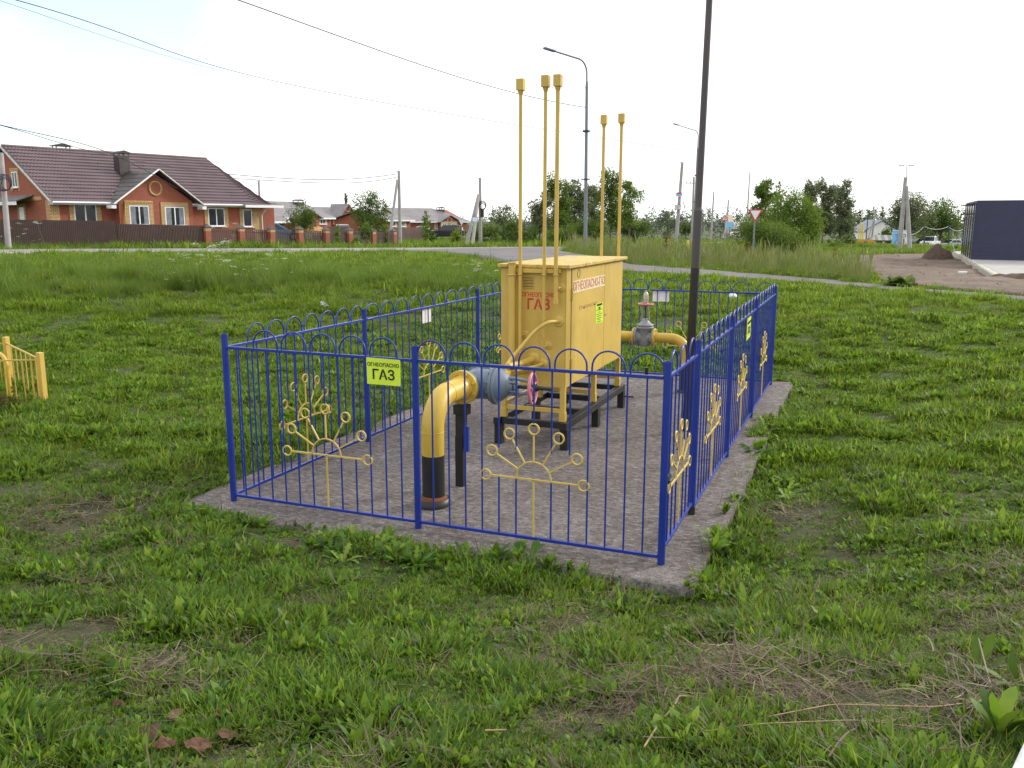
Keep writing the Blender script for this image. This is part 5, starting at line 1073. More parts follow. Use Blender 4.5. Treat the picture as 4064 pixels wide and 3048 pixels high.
# ------------------------------------------------------------------ soil heap, litter
def heap(name, label, c, rx, ry, h, mat, cat, n=28, rough=.25):
    V = []; Q = []; m_ = 9
    for j in range(m_):
        r = j / (m_ - 1)
        for i in range(n):
            a = 2 * PI * i / n; x, y = rx * r * math.cos(a), ry * r * math.sin(a); V.append((c[0] + x, c[1] + y, c[2] + h * (1 - r ** 1.5) * (1 + .9 * r * mnoise.noise((x * 2 + c[1], y * 2, 5))) * (1 + rough * mnoise.fractal((x * 1.3 + c[0], y * 1.3, 1), 1, 2, 4)) - .05 - .3 * r ** 4))
    for j in range(m_ - 1):
        for i in range(n): Q.append((j * n + i, j * n + (i + 1) % n, (j + 1) * n + (i + 1) % n, (j + 1) * n + i))
    tag(link(name, mesh_np(name, V, Q, mat)), label, cat)
heap('soil_heap', 'dark brown heap of dug soil before the parked cars', G(3722, 1014, 60), 1.1, .8, .75, 'clod', 'soil heap')
heap('soil_heap', 'low brown soil bank at the near corner of the footing', G(4035, 1112, 33), 1.6, .7, .35, 'clod', 'soil heap')
V_, Q_ = [], []
for _ in range(300):
    f, g = random.random(), random.random(); k = min(len(DIRT_FAR) - 1, len(DIRT_NEAR) - 1); i = random.uniform(.2, k - .2)
    pf = [np.interp(i, range(len(DIRT_FAR)), [q[j] for q in DIRT_FAR]) for j in (0, 1)]; pn = [np.interp(i, range(len(DIRT_NEAR)), [q[j] for q in DIRT_NEAR]) for j in (0, 1)]
    x, y = pf[0] * f + pn[0] * (1 - f), pf[1] * f + pn[1] * (1 - f); z = hz(x, y) + .07; r = random.uniform(.05, .15) * (2 if random.random() < .1 else 1); o_ = len(V_)
    for k_ in range(7): a_ = k_ * 2 * PI / 7; V_.append((x + r * math.cos(a_) * random.uniform(.7, 1.3), y + r * math.sin(a_) * random.uniform(.7, 1.2), z - .12))
    V_.append((x, y, z + r * .32)); Q_ += [(o_ + k_, o_ + (k_ + 1) % 7, o_ + 7) for k_ in range(7)]
tag(link('soil_clods', mesh_np('soil_clods', V_, Q_, 'clod')), 'scattered brown soil clods on the bare dirt lot', 'soil', None, 'stuff')
o = thing('plastic_block', 'pale plastic block lying on the bare dirt before the footing', 'block', hit(3819, 1090), .3, None, False); MB().box((-.20, -.09, .05), (.20, .09, .17)).build('block', 'white_sheet', o, .02)
o = thing('paper_scrap', 'white crumpled paper scrap on the grass behind the left fence', 'litter', hit(1293, 1232)); q = hit(1293, 1232); MB().add([q + (-.16, 0, .10), q + (.05, .03, .05), q + (.14, .0, .09), q + (.02, -.05, .2), q + (-.14, .02, .22)], [(0, 1, 4), (1, 3, 4), (1, 2, 3)]).build('sheet', 'plastic_white', o)
o = thing('plastic_bag', 'pale crumpled plastic bag on the grass beyond the far fence', 'litter', hit(2905, 1190)); q = hit(2905, 1190); MB().lathe(q, (.1, .2, 1), [(0, .08), (.06, .13), (.13, .10), (.18, .03)], 9).build('bag', 'white_sheet', o)
# ------------------------------------------------------------------ trees, bushes, tall weeds
RS = np.random.RandomState(11)
def leaf_cloud(C, N, size, asp=.55, flat=.5, droop=0., up=None):
    """folded leaf faces: centres C, growth normals N"""
    n = len(C); d = N + RS.normal(0, .75, (n, 3)); d[:, 2] -= droop; d /= np.linalg.norm(d, axis=1)[:, None]
    r = RS.normal(0, 1, (n, 3)); w = np.cross(d, r); w /= np.linalg.norm(w, axis=1)[:, None] + 1e-9
    L = (size * RS.uniform(.6, 1.35, n))[:, None]; up_ = np.cross(d, w)
    a = C - d * L * .5; b = C + d * L * .5; k = asp * .5
    V = np.stack([a, C + w * L * k + up_ * L * .08, b, C - w * L * k + up_ * L * .08], 1).reshape(-1, 3)
    return V, np.arange(4 * n).reshape(n, 4)
def crown(name, parent, blobs, n, size, mat, shell=.55, droop=0., asp=.55, holes=.35):
    """blobs: (centre, radii, weight); leaves sit in clumps near the blob surfaces so that gaps stay between"""
    P, Nn, T = [], [], []; w = np.array([b[2] for b in blobs], float); w /= w.sum()
    for (c, r, _), f in zip(blobs, w):
        m = max(6, int(n * f)); k = max(8, int(m / 9)); d = RS.normal(0, 1, (k, 3)); d /= np.linalg.norm(d, axis=1)[:, None]
        rad = RS.uniform(shell, 1.06, k)[:, None]; cc = np.asarray(c) + d * rad * np.asarray(r); tv = RS.uniform(0, 1, k); cl = RS.randint(0, k, m); sp = np.asarray(r) * .20
        p = cc[cl] + RS.normal(0, 1, (m, 3)) * sp * RS.uniform(.6, 1.5, k)[cl][:, None]
        P.append(p); Nn.append(d[cl]); T.append(np.clip(tv[cl] * .7 + RS.uniform(0, .5, m), 0, 1))
    P, Nn, T = np.vstack(P), np.vstack(Nn), np.concatenate(T); V, Q = leaf_cloud(P, Nn, size, asp, droop=droop)
    if parent is not None: V = V - np.array(parent.location)
    return link(name, mesh_np(name, V, Q, mat, np.repeat(T, 4)), parent)
def tree(label, u0, u1, vt, vb, D, mat, kind='round', trunk=None, size=None, dens=1., name='tree', cat='tree', group=None, base_v=None, bark='bark', seed=None):
    """crown filling picture box u0..u1, vt..vb at distance D; its foot on the row base_v"""
    px = pxm(D) * 1.0; cx = (u0 + u1) / 2; base = G(cx, base_v or vb, D); top = G(cx, vt, D); bot = G(cx, vb, D)
    w = (u1 - u0) * px / 2; H = top[2] - bot[2]; o = thing(name, label, cat, base, 0, group)
    c0 = np.array([base[0], base[1], 0.]); blobs = []; X, Yv = HR, HF
    def P(x, y, z): return c0 + X * x * w + Yv * y * w + np.array([0, 0, bot[2] + z * H])
    if kind == 'round':
        for i in range(9): a = RS.uniform(0, 2 * PI); q = RS.uniform(.25, .62); zz = RS.uniform(.22, .78); k = math.sqrt(max(.1, 1 - (2 * zz - .9) ** 2)); blobs.append((P(q * math.cos(a) * k, q * math.sin(a) * k, zz), np.array([w * .45, w * .45, H * .24]) * RS.uniform(.8, 1.15), 1))
        blobs.append((P(0, 0, .84), (w * .42, w * .42, H * .2), .7)); blobs.append((P(0, 0, .45), (w * .7, w * .7, H * .4), 1.4))
        blobs += [(P(s_ * .6, RS.uniform(-.4, .4), .45), (w * .42, w * .42, H * .3), .9) for s_ in (-1, 1)]
    elif kind == 'poplar':
        for i in range(7): z = (i + .5) / 7; k = .9 * math.sin(PI * min(.97, .16 + z * .82)) ; blobs.append((P(RS.uniform(-.15, .15), RS.uniform(-.2, .2), z), (w * max(.3, k), w * max(.3, k), H * .11), max(.3, k)))
    elif kind == 'birch':
        for i in range(16): z = .06 + .9 * (i + RS.rand()) / 16; k = 1 - .35 * z * z; blobs.append((P(RS.uniform(-.62, .62) * k, RS.uniform(-.5, .5) * k, z), (w * RS.uniform(.40, .62) * (1.05 - .35 * z), w * .48 * (1.05 - .35 * z), H * RS.uniform(.09, .16)), 1))
    elif kind == 'bush':
        for i in range(12): a = RS.uniform(0, 2 * PI); q = RS.uniform(.2, .72); zz = RS.uniform(.15, .80 - .35 * q); blobs.append((P(q * math.cos(a), q * math.sin(a) * .7, zz), (w * .34, w * .34, H * .26), 1))
        blobs.append((P(0, 0, .35), (w * .75, w * .55, H * .38), 1.5)); blobs.append((P(RS.uniform(-.3, .3), 0, .76), (w * .3, w * .3, H * .24), .6))
    elif kind == 'sparse':
        for i in range(12): z = .05 + .92 * (i + RS.rand()) / 12; k = 1 - .7 * z; blobs.append((P(RS.uniform(-.7, .7) * k, RS.uniform(-.6, .6) * k, z), (w * .36 * (1.15 - .6 * z), w * .36 * (1.15 - .6 * z), H * .11), 1))
    elif kind == 'conifer':
        for i in range(7): z = (i + .4) / 7; blobs.append((P(0, 0, z), (w * (1.02 - z), w * (1.02 - z), H * .09), 1.1 - z))
    ls = size or max(.06, 7.5 * px); area = (u1 - u0) * (vb - vt) * px * px; n = int(min(17000, max(260, 3.0 * dens * area / (ls * ls * .36)))) 
    tr = max(.04, w * (trunk or .06)); m = MB(); tz = bot[2] + H * (.75 if kind != 'bush' else .35)
    m.tube([base - (0, 0, .5), base + (0, 0, .1), c0 + np.array([w * .05, 0, (base[2] + tz) / 2]), c0 + np.array([0, 0, tz])], [tr * 1.25, tr, tr * .7, tr * .25], 7); m.build('trunk', bark, o)
    lim = MB()
    for (c, r, _) in blobs[:8]:
        z0 = base[2] + (c[2] - base[2]) * RS.uniform(.35, .65); a = c0 + np.array([0, 0, min(z0, tz)]); lim.tube([a, a * .4 + c * .6 + (0, 0, -.05 * H), c], [tr * .45, tr * .3, tr * .12], 5, caps=False)
    tag(lim.build('limbs', bark, o), kind='stuff')
    crown('crown', o, blobs, n, ls, mat, .5 if kind != 'bush' else .45, .35 if kind in ('birch',) else .0); return o
# behind the village fence
tree('round dark apple tree behind the picket fence left of the village houses', 1130, 1272, 806, 925, 72, 'dark', 'round', base_v=945)
tree('large dark round tree behind the picket fence before the village', 1390, 1552, 758, 925, 78, 'dark', 'round', base_v=950, dens=1.2)
tree('bright sapling bushing out over the picket fence in front of the dark tree', 1418, 1490, 870, 950, 69, 'mid', 'bush', base_v=980)
tree('tangled bush at the last brick pillar beside the braced pole', 1494, 1556, 880, 982, 71, 'mid', 'bush', base_v=985)
tree('slim young poplar in front of the picket fence', 1326, 1356, 890, 976, 65, 'light', 'poplar', base_v=982)
tree('tiny sapling low against the picket fence beside the slim poplar', 1395, 1432, 930, 980, 67, 'light', 'bush', base_v=983)
tree('bright windswept poplar standing alone in the meadow', 1664, 1712, 838, 950, 82, 'light', 'poplar', base_v=972)
tree('dark slender shrub at the right side of the windswept poplar', 1692, 1736, 892, 972, 84, 'dark', 'poplar', base_v=975)
tree('lime green low bush in the meadow before the medallion house', 1776, 1846, 900, 970, 84, 'lime', 'bush', base_v=975)
tree('distant poplar tip rising above the far house roof', 1362, 1394, 768, 880, 170, 'grey', 'sparse', base_v=920)
tree('thick willow hedge bush right of the pole with hanging cable', 1846, 2000, 862, 972, 86, 'mid', 'bush', base_v=978, dens=1.2)
tree('dark willow bush behind the leftmost vent pipe', 1960, 2112, 866, 968, 82, 'dark', 'bush', base_v=975, dens=1.2)
tree('rounded grey-green tree showing above the willow hedge', 1936, 2060, 815, 900, 110, 'grey', 'round', base_v=940)
tree('low dark bush between the vent pipes far behind the road', 2080, 2150, 890, 960, 95, 'dark', 'bush', base_v=968)
for i, (a, b, t_, c_, k) in enumerate([(2106, 2176, 786, 925, 'short grey birch at the left of the roadside birch row'), (2168, 2252, 712, 925, 'tall birch second in the roadside row behind the vent pipes'), (2234, 2318, 726, 925, 'full birch third in the roadside row left of the street lamp'), (2306, 2382, 738, 920, 'thin birch just right of the street lamp shaft')]):
    tree(k, a - 26, b + 26, t_, c_ - 5, 98 + 3 * i, 'grey' if i != 1 else 'mid', 'birch', base_v=945, bark='bark', group='birches behind the road', dens=1.9)
tree('tall leafy tree right of the street lamp behind the far vent pipes', 2356, 2486, 680, 905, 84, 'mid', 'birch', base_v=955, dens=1.7)
tree('light pointed tree leaning out right of the tall leafy tree', 2436, 2556, 720, 905, 82, 'light', 'birch', base_v=955, dens=1.3)
tree('long low bush behind the road left of the street lamp', 2136, 2318, 892, 960, 84, 'mid', 'bush', base_v=966, dens=1.2)
tree('broad bush behind the road under the tall leafy tree', 2268, 2450, 846, 955, 80, 'mid', 'bush', base_v=964, dens=1.2)
tree('dark low bush behind the road left of the two-plate pole', 2440, 2596, 858, 948, 84, 'dark', 'bush', base_v=958, dens=1.2)
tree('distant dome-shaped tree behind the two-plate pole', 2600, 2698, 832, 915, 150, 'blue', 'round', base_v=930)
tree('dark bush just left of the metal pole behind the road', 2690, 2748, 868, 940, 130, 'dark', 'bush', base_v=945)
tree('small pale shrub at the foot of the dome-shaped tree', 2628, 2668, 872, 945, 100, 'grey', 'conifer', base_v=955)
# beyond the metal pole, yield sign, right side
tree('dense dark willow bush low behind the yield sign', 2850, 3200, 850, 1015, 52, 'mid', 'bush', base_v=1030, dens=1.7)
tree('tall light green willow right of the yield sign', 3000, 3275, 745, 992, 56, 'light', 'bush', base_v=1010, dens=2.0)
tree('airy high crown rising behind the yield sign', 2930, 3120, 715, 940, 62, 'mid', 'sparse', base_v=990, dens=1.3)
tree('narrow sparse tip standing above the willow', 3056, 3100, 716, 860, 60, 'light', 'poplar', base_v=990, dens=.6)
for i, (a, b, t_, c_, k) in enumerate([(3162, 3256, 728, 920, 'left tree of the birch trio right of the willow'), (3212, 3312, 720, 930, 'middle tree of the birch trio right of the willow'), (3272, 3386, 732, 935, 'right dark-stemmed tree of the birch trio')]):
    tree(k, a, b, t_, c_, 100 + 2 * i, 'grey', 'birch', base_v=965, group='birch trio right of the willow', dens=2.0)
tree('rounded bush in the field under the birch trio', 3320, 3402, 920, 975, 105, 'mid', 'bush', base_v=978)
tree('pale green bush nearer in the field under the birch trio', 3262, 3362, 945, 1000, 80, 'light', 'bush', base_v=1006)
tree('small dark spruce beside the blue-roofed white house', 3366, 3394, 876, 945, 165, 'blue', 'conifer', base_v=950)
tree('huge dark spreading oak behind the pickup and kiosk', 3516, 3700, 765, 950, 150, 'grey', 'round', base_v=965, dens=1.5)
tree('dark right half crown of the big oak group by the pavilion', 3640, 3818, 790, 955, 155, 'dark', 'round', base_v=965, dens=1.5)
tree('light willow in front of the dark oak behind the pickup', 3610, 3706, 856, 955, 172, 'light', 'poplar', base_v=965)
tree('dark bush behind the striped kiosk', 3470, 3545, 890, 955, 165, 'dark', 'bush', base_v=962)
tree('bright young willow by the second festoon post', 3700, 3812, 925, 975, 170, 'light', 'bush', base_v=985)
for i, (a, b, t_) in enumerate([(3384, 3424, 835), (3418, 3462, 832), (3478, 3512, 818), (3340, 3386, 880)]):
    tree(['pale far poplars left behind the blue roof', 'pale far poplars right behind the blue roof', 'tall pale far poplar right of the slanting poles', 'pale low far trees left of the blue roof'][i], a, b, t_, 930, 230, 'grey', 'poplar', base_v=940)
# low hedge strip across the field, roadside brush, garden shrubs
for i, (u0, u1, vt, vb, D, m_, lab) in enumerate([(3330, 3480, 958, 1014, 84, 'mid', 'left stretch of the low hedge across the field'), (3450, 3600, 962, 1010, 88, 'mid', 'middle stretch of the low hedge before the blue kiosk'), (3590, 3700, 968, 1012, 92, 'dark', 'stretch of low hedge between the pole legs and the soil heap'), (3740, 3824, 966, 1012, 84, 'mid', 'right stretch of the low hedge beside the soil heap'), (3240, 3360, 975, 1020, 70, 'light', 'low brush right below the willow')]):
    tree(lab, u0, u1, vt, vb, D, m_, 'bush', base_v=vb + 8, name='hedge_bush', cat='bush', dens=1.2)
tree('clipped dark low bush at the foot of the low yellow fence', -140, 95, 1530, 1690, 11.3, 'brown', 'bush', base_v=1690, size=.05, name='shrub', cat='bush', dens=1.6)
tree('dark shrub beside the clipped bush at the left edge', -420, -120, 1520, 1690, 11.5, 'dark', 'bush', base_v=1700, size=.06, name='shrub', cat='bush', dens=1.2)
# ------------------------------------------------------------------ far wooded skyline: one mass nobody could count
def treeline():
    B = []
    for u in np.arange(-900, 5400, 16):
        D = 240 + 30 * RS.rand(); h = 34 + 16 * mnoise.noise((u * .012, 1, 0)) + 10 * RS.rand()
        if 2560 < u < 3500: h += 12
        b = G(u, 935, D); r = h * pxm(D); B.append((b + np.array([0, 0, r * .9]), np.array([22 * pxm(D), 22 * pxm(D), r * 1.1]), h))
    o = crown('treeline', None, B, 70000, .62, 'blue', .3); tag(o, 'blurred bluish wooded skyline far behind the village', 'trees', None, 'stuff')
treeline()
# ------------------------------------------------------------------ grass plants (instanced on the ground)
def proto_mesh(name, leaves, mat):
    """leaves: (base, heading, length, width, lean, curl, tint, profile)"""
    V, Q, T = [], [], []
    for (b, h, L, w, lean, curl, tint, prof) in leaves:
        d = np.array([math.cos(h), math.sin(h), 0]); s_ = np.array([-d[1], d[0], 0]); p = np.array(b, float); ang = lean; k = len(prof); o = len(V)
        for i, wf in enumerate(prof):
            V += [p - s_ * w * wf * .5 + np.array([0, 0, w * wf * .12]), p + s_ * w * wf * .5 + np.array([0, 0, w * wf * .12])] ; T += [tint, tint]
            st_ = L / (k - 1); p = p + (d * math.sin(ang) + np.array([0, 0, math.cos(ang)])) * st_; ang += curl
        for i in range(k - 1): Q.append((o + 2 * i, o + 2 * i + 1, o + 2 * i + 3, o + 2 * i + 2))
    return mesh_np(name, np.array(V), np.array(Q), mat, T)
BL = (1., .85, .6, .08); LA = (.18, .75, 1., .72, .1); CLV = (.1, .95, 1., .15); DAN = (.12, .6, .25, .8, .32, 1., .4, 1., .5, .8, .06)
def tuft(n, R, L, w, prof, lean, curl, wv=.25):
    out = []
    for i in range(n):
        a = RS.uniform(0, 2 * PI); r = R * math.sqrt(RS.rand()); h = a + RS.normal(0, .9); k = RS.uniform(.55, 1.25)
        out.append(((r * math.cos(a), r * math.sin(a), -.008), h, L * k, w * RS.uniform(1 - wv, 1 + wv), abs(RS.normal(*lean)), RS.uniform(*curl), RS.rand(), prof))
    return out
def rosette(n, L, w, prof, lean0=.5, lean1=1.25):
    return [((0, 0, -.005), 2 * PI * i / n * 1.62 + RS.normal(0, .2), L * RS.uniform(.6, 1.1), w * RS.uniform(.8, 1.15), RS.uniform(lean0, lean1), RS.uniform(.0, .18), RS.rand(), prof) for i in range(n)]
def flat(n, R, L, w):
    return [((RS.uniform(-R, R), RS.uniform(-R, R), RS.uniform(.0, .03)), RS.uniform(0, 2 * PI), L * RS.uniform(.4, 1.3), w, RS.uniform(1.32, 1.64), RS.uniform(-.10, .26), RS.rand(), (1, 1, 1, .9, .7)) for _ in range(n)]
def collection(nm, meshes):
    c = bpy.data.collections.new(nm)
    for i, me in enumerate(meshes): o = bpy.data.objects.new('%s_%02d' % (nm, i), me); c.objects.link(o)
    return c
def scatter(name, label, P, rotz, tilt, sc, ix, coll, cat):
    me = bpy.data.meshes.new(name); me.vertices.add(len(P)); me.vertices.foreach_set('co', np.asarray(P, np.float32).ravel())
    for nm, ty, key, val in (('sc', 'FLOAT', 'value', sc), ('ix', 'INT', 'value', ix), ('rt', 'FLOAT_VECTOR', 'vector', np.c_[tilt, RS.normal(0, .12, len(P)), rotz])):
        a = me.attributes.new(nm, ty, 'POINT'); a.data.foreach_set(key, np.asarray(val, np.int32 if ty == 'INT' else np.float32).ravel())
    g = bpy.data.node_groups.new(name, 'GeometryNodeTree'); g.interface.new_socket('Geometry', in_out='INPUT', socket_type='NodeSocketGeometry'); g.interface.new_socket('Geometry', in_out='OUTPUT', socket_type='NodeSocketGeometry')
    N = lambda t: g.nodes.new(t)
    gi, go, ip, ci = N('NodeGroupInput'), N('NodeGroupOutput'), N('GeometryNodeInstanceOnPoints'), N('GeometryNodeCollectionInfo')
    ci.inputs['Collection'].default_value = coll; ci.inputs['Separate Children'].default_value = True; ci.inputs['Reset Children'].default_value = True
    def att(nm, ty): n = N('GeometryNodeInputNamedAttribute'); n.data_type = ty; n.inputs['Name'].default_value = nm; return [o for o in n.outputs if o.enabled][0]
    e = N('FunctionNodeEulerToRotation'); L = g.links.new
    L(gi.outputs[0], ip.inputs['Points']); L(ci.outputs[0], ip.inputs['Instance']); ip.inputs['Pick Instance'].default_value = True
    L(att('ix', 'INT'), ip.inputs['Instance Index']); L(att('rt', 'FLOAT_VECTOR'), e.inputs[0]); L(e.outputs[0], ip.inputs['Rotation']); L(att('sc', 'FLOAT'), ip.inputs['Scale']); L(ip.outputs[0], go.inputs[0])
    o = link(name, me); md = o.modifiers.new('scatter', 'NODES'); md.node_group = g
    return tag(o, label, cat, None, 'stuff')
def polygon_mask(x, y, poly):
    ins = np.zeros(len(x), bool); n = len(poly)
    for i in range(n):
        (x0, y0), (x1, y1) = poly[i][:2], poly[(i + 1) % n][:2]; c = ((y0 > y) != (y1 > y)) & (x < (x1 - x0) * (y - y0) / (y1 - y0 + 1e-12) + x0); ins ^= c
    return ins
ROADP = [tuple(p) for p in ROAD_FAR] + [tuple(p) for p in ROAD_NEAR[::-1]]; PATHP = [tuple(p[:2]) for p in PATH_TOP] + [tuple(p[:2]) for p in PATH_BOT[::-1]]; DIRTP = [tuple(p[:2]) for p in DIRT_FAR] + [tuple(p[:2]) for p in DIRT_NEAR[::-1]]
def sample(n, D0, D1, u0=-1500, u1=5700, power=1.):
    D = (D0 ** (2 - power) + (D1 ** (2 - power) - D0 ** (2 - power)) * RS.rand(n)) ** (1 / (2 - power)) if power != 2 else D0 * (D1 / D0) ** RS.rand(n)
    u = RS.uniform(u0, u1, n); L = (u - 2032) / F / 1.018 * D; p = CAM + HF * D[:, None] + HR * L[:, None]; return p[:, 0], p[:, 1], D, u
def nz_arr(x, y, s_, seed=0, oc=3): return np.array([mnoise.fractal((a * s_, b * s_, seed), 1, 2, oc) for a, b in zip(x, y)])
def off_hard(x, y, m_=.06):
    j = RS.normal(0, .05, len(x)); slab_ = (x > SX0 - m_ + j) & (x < SX1 + m_ + j) & (y > SY0 - m_ + j) & (y < SY1 + m_ + j)
    return ~(slab_ | polygon_mask(x, y, ROADP) | polygon_mask(x, y, PATHP) | polygon_mask(x, y, DIRTP))
def put(name, label, cat, n, D0, D1, coll, k, s0, s1, dens=None, power=1., u=(-1500, 5700), lift=0., mask=None, tilt=.15, soft=0.):
    x, y, D, uu = sample(n, D0, D1, *u, power); ok = off_hard(x, y, .07 - soft)
    if mask is not None: ok &= mask(x, y, D, uu)
    x, y, D = x[ok], y[ok], D[ok]; s_ = RS.uniform(s0, s1, len(x))
    if dens is not None:
        d = dens(x, y); keep = RS.rand(len(x)) < np.clip(d, 0, 1); x, y, D, s_, d = x[keep], y[keep], D[keep], s_[keep], d[keep]; s_ = s_ * (.75 + .35 * np.clip(d, 0, 1.2)) * np.clip(1 + 1.5 * nz_arr(x, y, 1.4, 17, 2), .5, 1.75)
    z = np.where((x > SX0) & (x < SX1) & (y > SY0) & (y < SY1), 0., height(x, y)) + lift
    return scatter(name, label, np.c_[x, y, z], RS.uniform(0, 2 * PI, len(x)), RS.normal(0, tilt, len(x)), s_, RS.randint(0, k, len(x)), coll, cat)
grassC = collection('lawn_tuft', [proto_mesh('lawn_tuft', tuft(16, .06, .085, .0065, BL, (.35, .35), (.05, .45)), 'lawn_leaf') for _ in range(6)])
broadC = collection('broad_plant', [proto_mesh('broad_plant', (rosette(10, .072, .024, LA, .1, .95) if i % 3 else tuft(14, .05, .055, .026, CLV, (.5, .4), (.1, .5))), 'broad_leaf') for i in range(8)])
farC = collection('far_tuft', [proto_mesh('far_tuft', tuft(34, .22, .13, .016, BL, (.45, .4), (.05, .4)), 'lawn_leaf') for _ in range(5)])
strawC = collection('straw_bunch', [proto_mesh('straw_bunch', flat(18, .10, .085, .0022), 'straw') for _ in range(5)])
tallC = collection('tall_tuft', [proto_mesh('tall_tuft', tuft(30, .18, .50, .009, (1., .9, .75, .5, .06), (.22, .2), (.04, .28)), 'tall_leaf') for _ in range(5)])
def weed(h=.9):
    l = tuft(16, .20, h * .75, .007, (1., .8, .6, .4, .05), (.16, .14), (.0, .12))
    for _ in range(7):
        a = RS.uniform(0, 2 * PI); r = .14 * RS.rand(); b = (r * math.cos(a), r * math.sin(a), 0); hd = RS.uniform(0, 2 * PI); ln = abs(RS.normal(.10, .08)); t_ = RS.rand()
        l.append((b, hd, h * RS.uniform(.75, 1.1), .020, ln, .03, t_, (.14, .14, .14, .16, .9, 1., .2)))
    return l
weedC = collection('weed_plant', [proto_mesh('weed_plant', weed(RS.uniform(.7, 1.)), 'weed_leaf') for _ in range(6)])
dandC = collection('dandelion', [proto_mesh('dandelion', rosette(9 + i, .15, .034, DAN, .25, 1.0), 'broad_leaf') for i in range(4)])
bare = lambda x, y: 1.0 - 1.0 * np.clip(nz_arr(x, y, .55, 4, 4) - .12, 0, 1) - 1.5 * np.clip(nz_arr(x, y, 1.9, 8, 3) - .14, 0, 1)
bareP = hit(3200, 2800)
_bare = bare
def bare(x, y):      # the bank below the road carries dug, scarred spots
    L = (np.c_[x, y] - CAM[:2]) @ HR[:2]; Dd = (np.c_[x, y] - CAM[:2]) @ HF[:2]
    return _bare(x, y) + .18 * (Dd > 8.5) - 1.9 * np.clip(nz_arr(x, y, .75, 33, 4) - .06, 0, 1) * np.exp(-((Dd - 22.5) / 3.2) ** 2) * (L < 1.)
def bare2(x, y): return bare(x, y) - .85 * np.exp(-(((x - bareP[0]) / .85) ** 2 + ((y - bareP[1]) / .40) ** 2))
put('lawn_grass', 'short mown grass blades in the near lawn', 'grass', 28000, 2.2, 9.5, grassC, 6, .5, 1.35, bare2, 1.2, soft=.05)
put('lawn_weeds', 'small broad leaved lawn weeds in the near lawn', 'weeds', 32000, 2.2, 10.5, broadC, 8, .45, 1.45, bare2, 1.25, soft=.05)
put('lawn_grass', 'mown grass around and beyond the slab', 'grass', 39000, 9, 21, farC, 5, .40, .72, bare, 1.2)
put('lawn_weeds', 'broad leaved weeds in the middle lawn', 'weeds', 22000, 9.5, 19, broadC, 8, .9, 1.6, bare, 1.2)
put('lawn_grass', 'grass covering the far bank and meadow', 'grass', 33000, 20, 30, farC, 5, .45, .95, bare, 1.0)
put('lawn_grass', 'low grass on the road verges and far meadow', 'grass', 28000, 30, 62, farC, 5, .5, 1.1, bare, 1.2, mask=lambda x, y, D, u: ~((u > 3450) & (D > 40)))
put('lawn_grass', 'grass on the meadows behind the road', 'grass', 19000, 50, 150, farC, 5, 2.2, 4.2, None, 1.2)
put('dry_straw', 'dry mown straw lying in the lawn', 'dry grass', 19000, 2.2, 24, strawC, 5, .5, 1.3, lambda x, y: .13 + 1.5 * np.clip(1 - bare2(x, y), 0, 1), 1.3, lift=.012)
put('lawn_weeds', 'dandelion rosettes standing in the near grass', 'weeds', 480, 2.2, 11, dandC, 4, .4, .9, bare2, 1.3, soft=.02)
# strip of rank leaves along the slab edges
def edge_strip(n, smin, smax, coll, k, label, spread=.16):
    t = RS.rand(n); sgn = RS.choice(4, n, p=[.56, .24, .12, .08]); off_ = np.abs(RS.normal(0, spread, n))
    x = np.select([sgn == 0, sgn == 1, sgn == 2], [SX0 + (SX1 - SX0) * t, SX1 + .03 + off_, SX0 - .02 - off_], SX0 + (SX1 - SX0) * t); y = np.select([sgn == 0, sgn == 1, sgn == 2], [SY0 - .0 - off_, SY0 + (SY1 - SY0) * t, SY0 + (SY1 - SY0) * t], SY1 - .05 + off_)
    pr = np.clip(.55 + 1.5 * nz_arr(x, y, 1.1, 2, 3), .05, 1); pr = np.where((sgn == 0) & (x > -2.6) & (x < -1.0), .95, np.where((sgn == 0) & (x > -.75), .10, pr)); pr = np.where((sgn == 1) & (np.abs(y - 5.0) < .55), 1., pr)
    x = np.where((sgn == 1) & (np.abs(y - 5.0) < .5), x - .30 * RS.rand(n), x); keep = RS.rand(n) < pr; x, y = x[keep], y[keep]
    z = np.where((x > SX0) & (x < SX1) & (y > SY0) & (y < SY1), 0., height(x, y)) - .01
    scatter('edge_weeds', label, np.c_[x, y, z], RS.uniform(0, 2 * PI, len(x)), RS.normal(0, .15, len(x)), RS.uniform(smin, smax, len(x)), RS.randint(0, k, len(x)), coll, 'weeds')
edge_strip(1500, .9, 1.9, broadC, 8, 'rank broad leaves growing over the slab edges'); edge_strip(700, 1.0, 2.0, grassC, 6, 'longer grass blades along the slab edges'); edge_strip(260, .8, 1.5, dandC, 4, 'larger dandelion leaves at the slab edges', .22)
# tall grass on the road bank (left) and weeds on the right wedge
bank = lambda x, y, D, u: (u < 2250) & (D > 24. + 1.8 * np.sin(u * .009) + RS.normal(0, .8, len(D))) & (D < 29.5)
put('tall_grass', 'tall uncut grass along the crest of the road bank', 'grass', 7500, 22, 31, tallC, 5, .26, .62, None, 1.2, mask=bank, u=(-900, 2250))
wedge = lambda x, y, D, u: (u > 2180) & (u < 3540 - np.maximum(0, D - 27) * 9 + RS.normal(0, 45, len(D))) & polygon_mask(x, y, [tuple(p[:2]) for p in PATH_TOP] + [tuple(LD(3500, 24)[:2]), tuple(LD(3420, 40)[:2]), tuple(LD(3300, 62)[:2]), tuple(LD(2700, 75)[:2]), tuple(LD(2230, 62)[:2])])
put('tall_weeds', 'tall seeding weeds between the path and the road', 'weeds', 9000, 22, 72, weedC, 6, .32, .72, lambda x, y: .75 + nz_arr(x, y, .12, 5, 3), 1.3, mask=wedge, u=(2100, 3700))
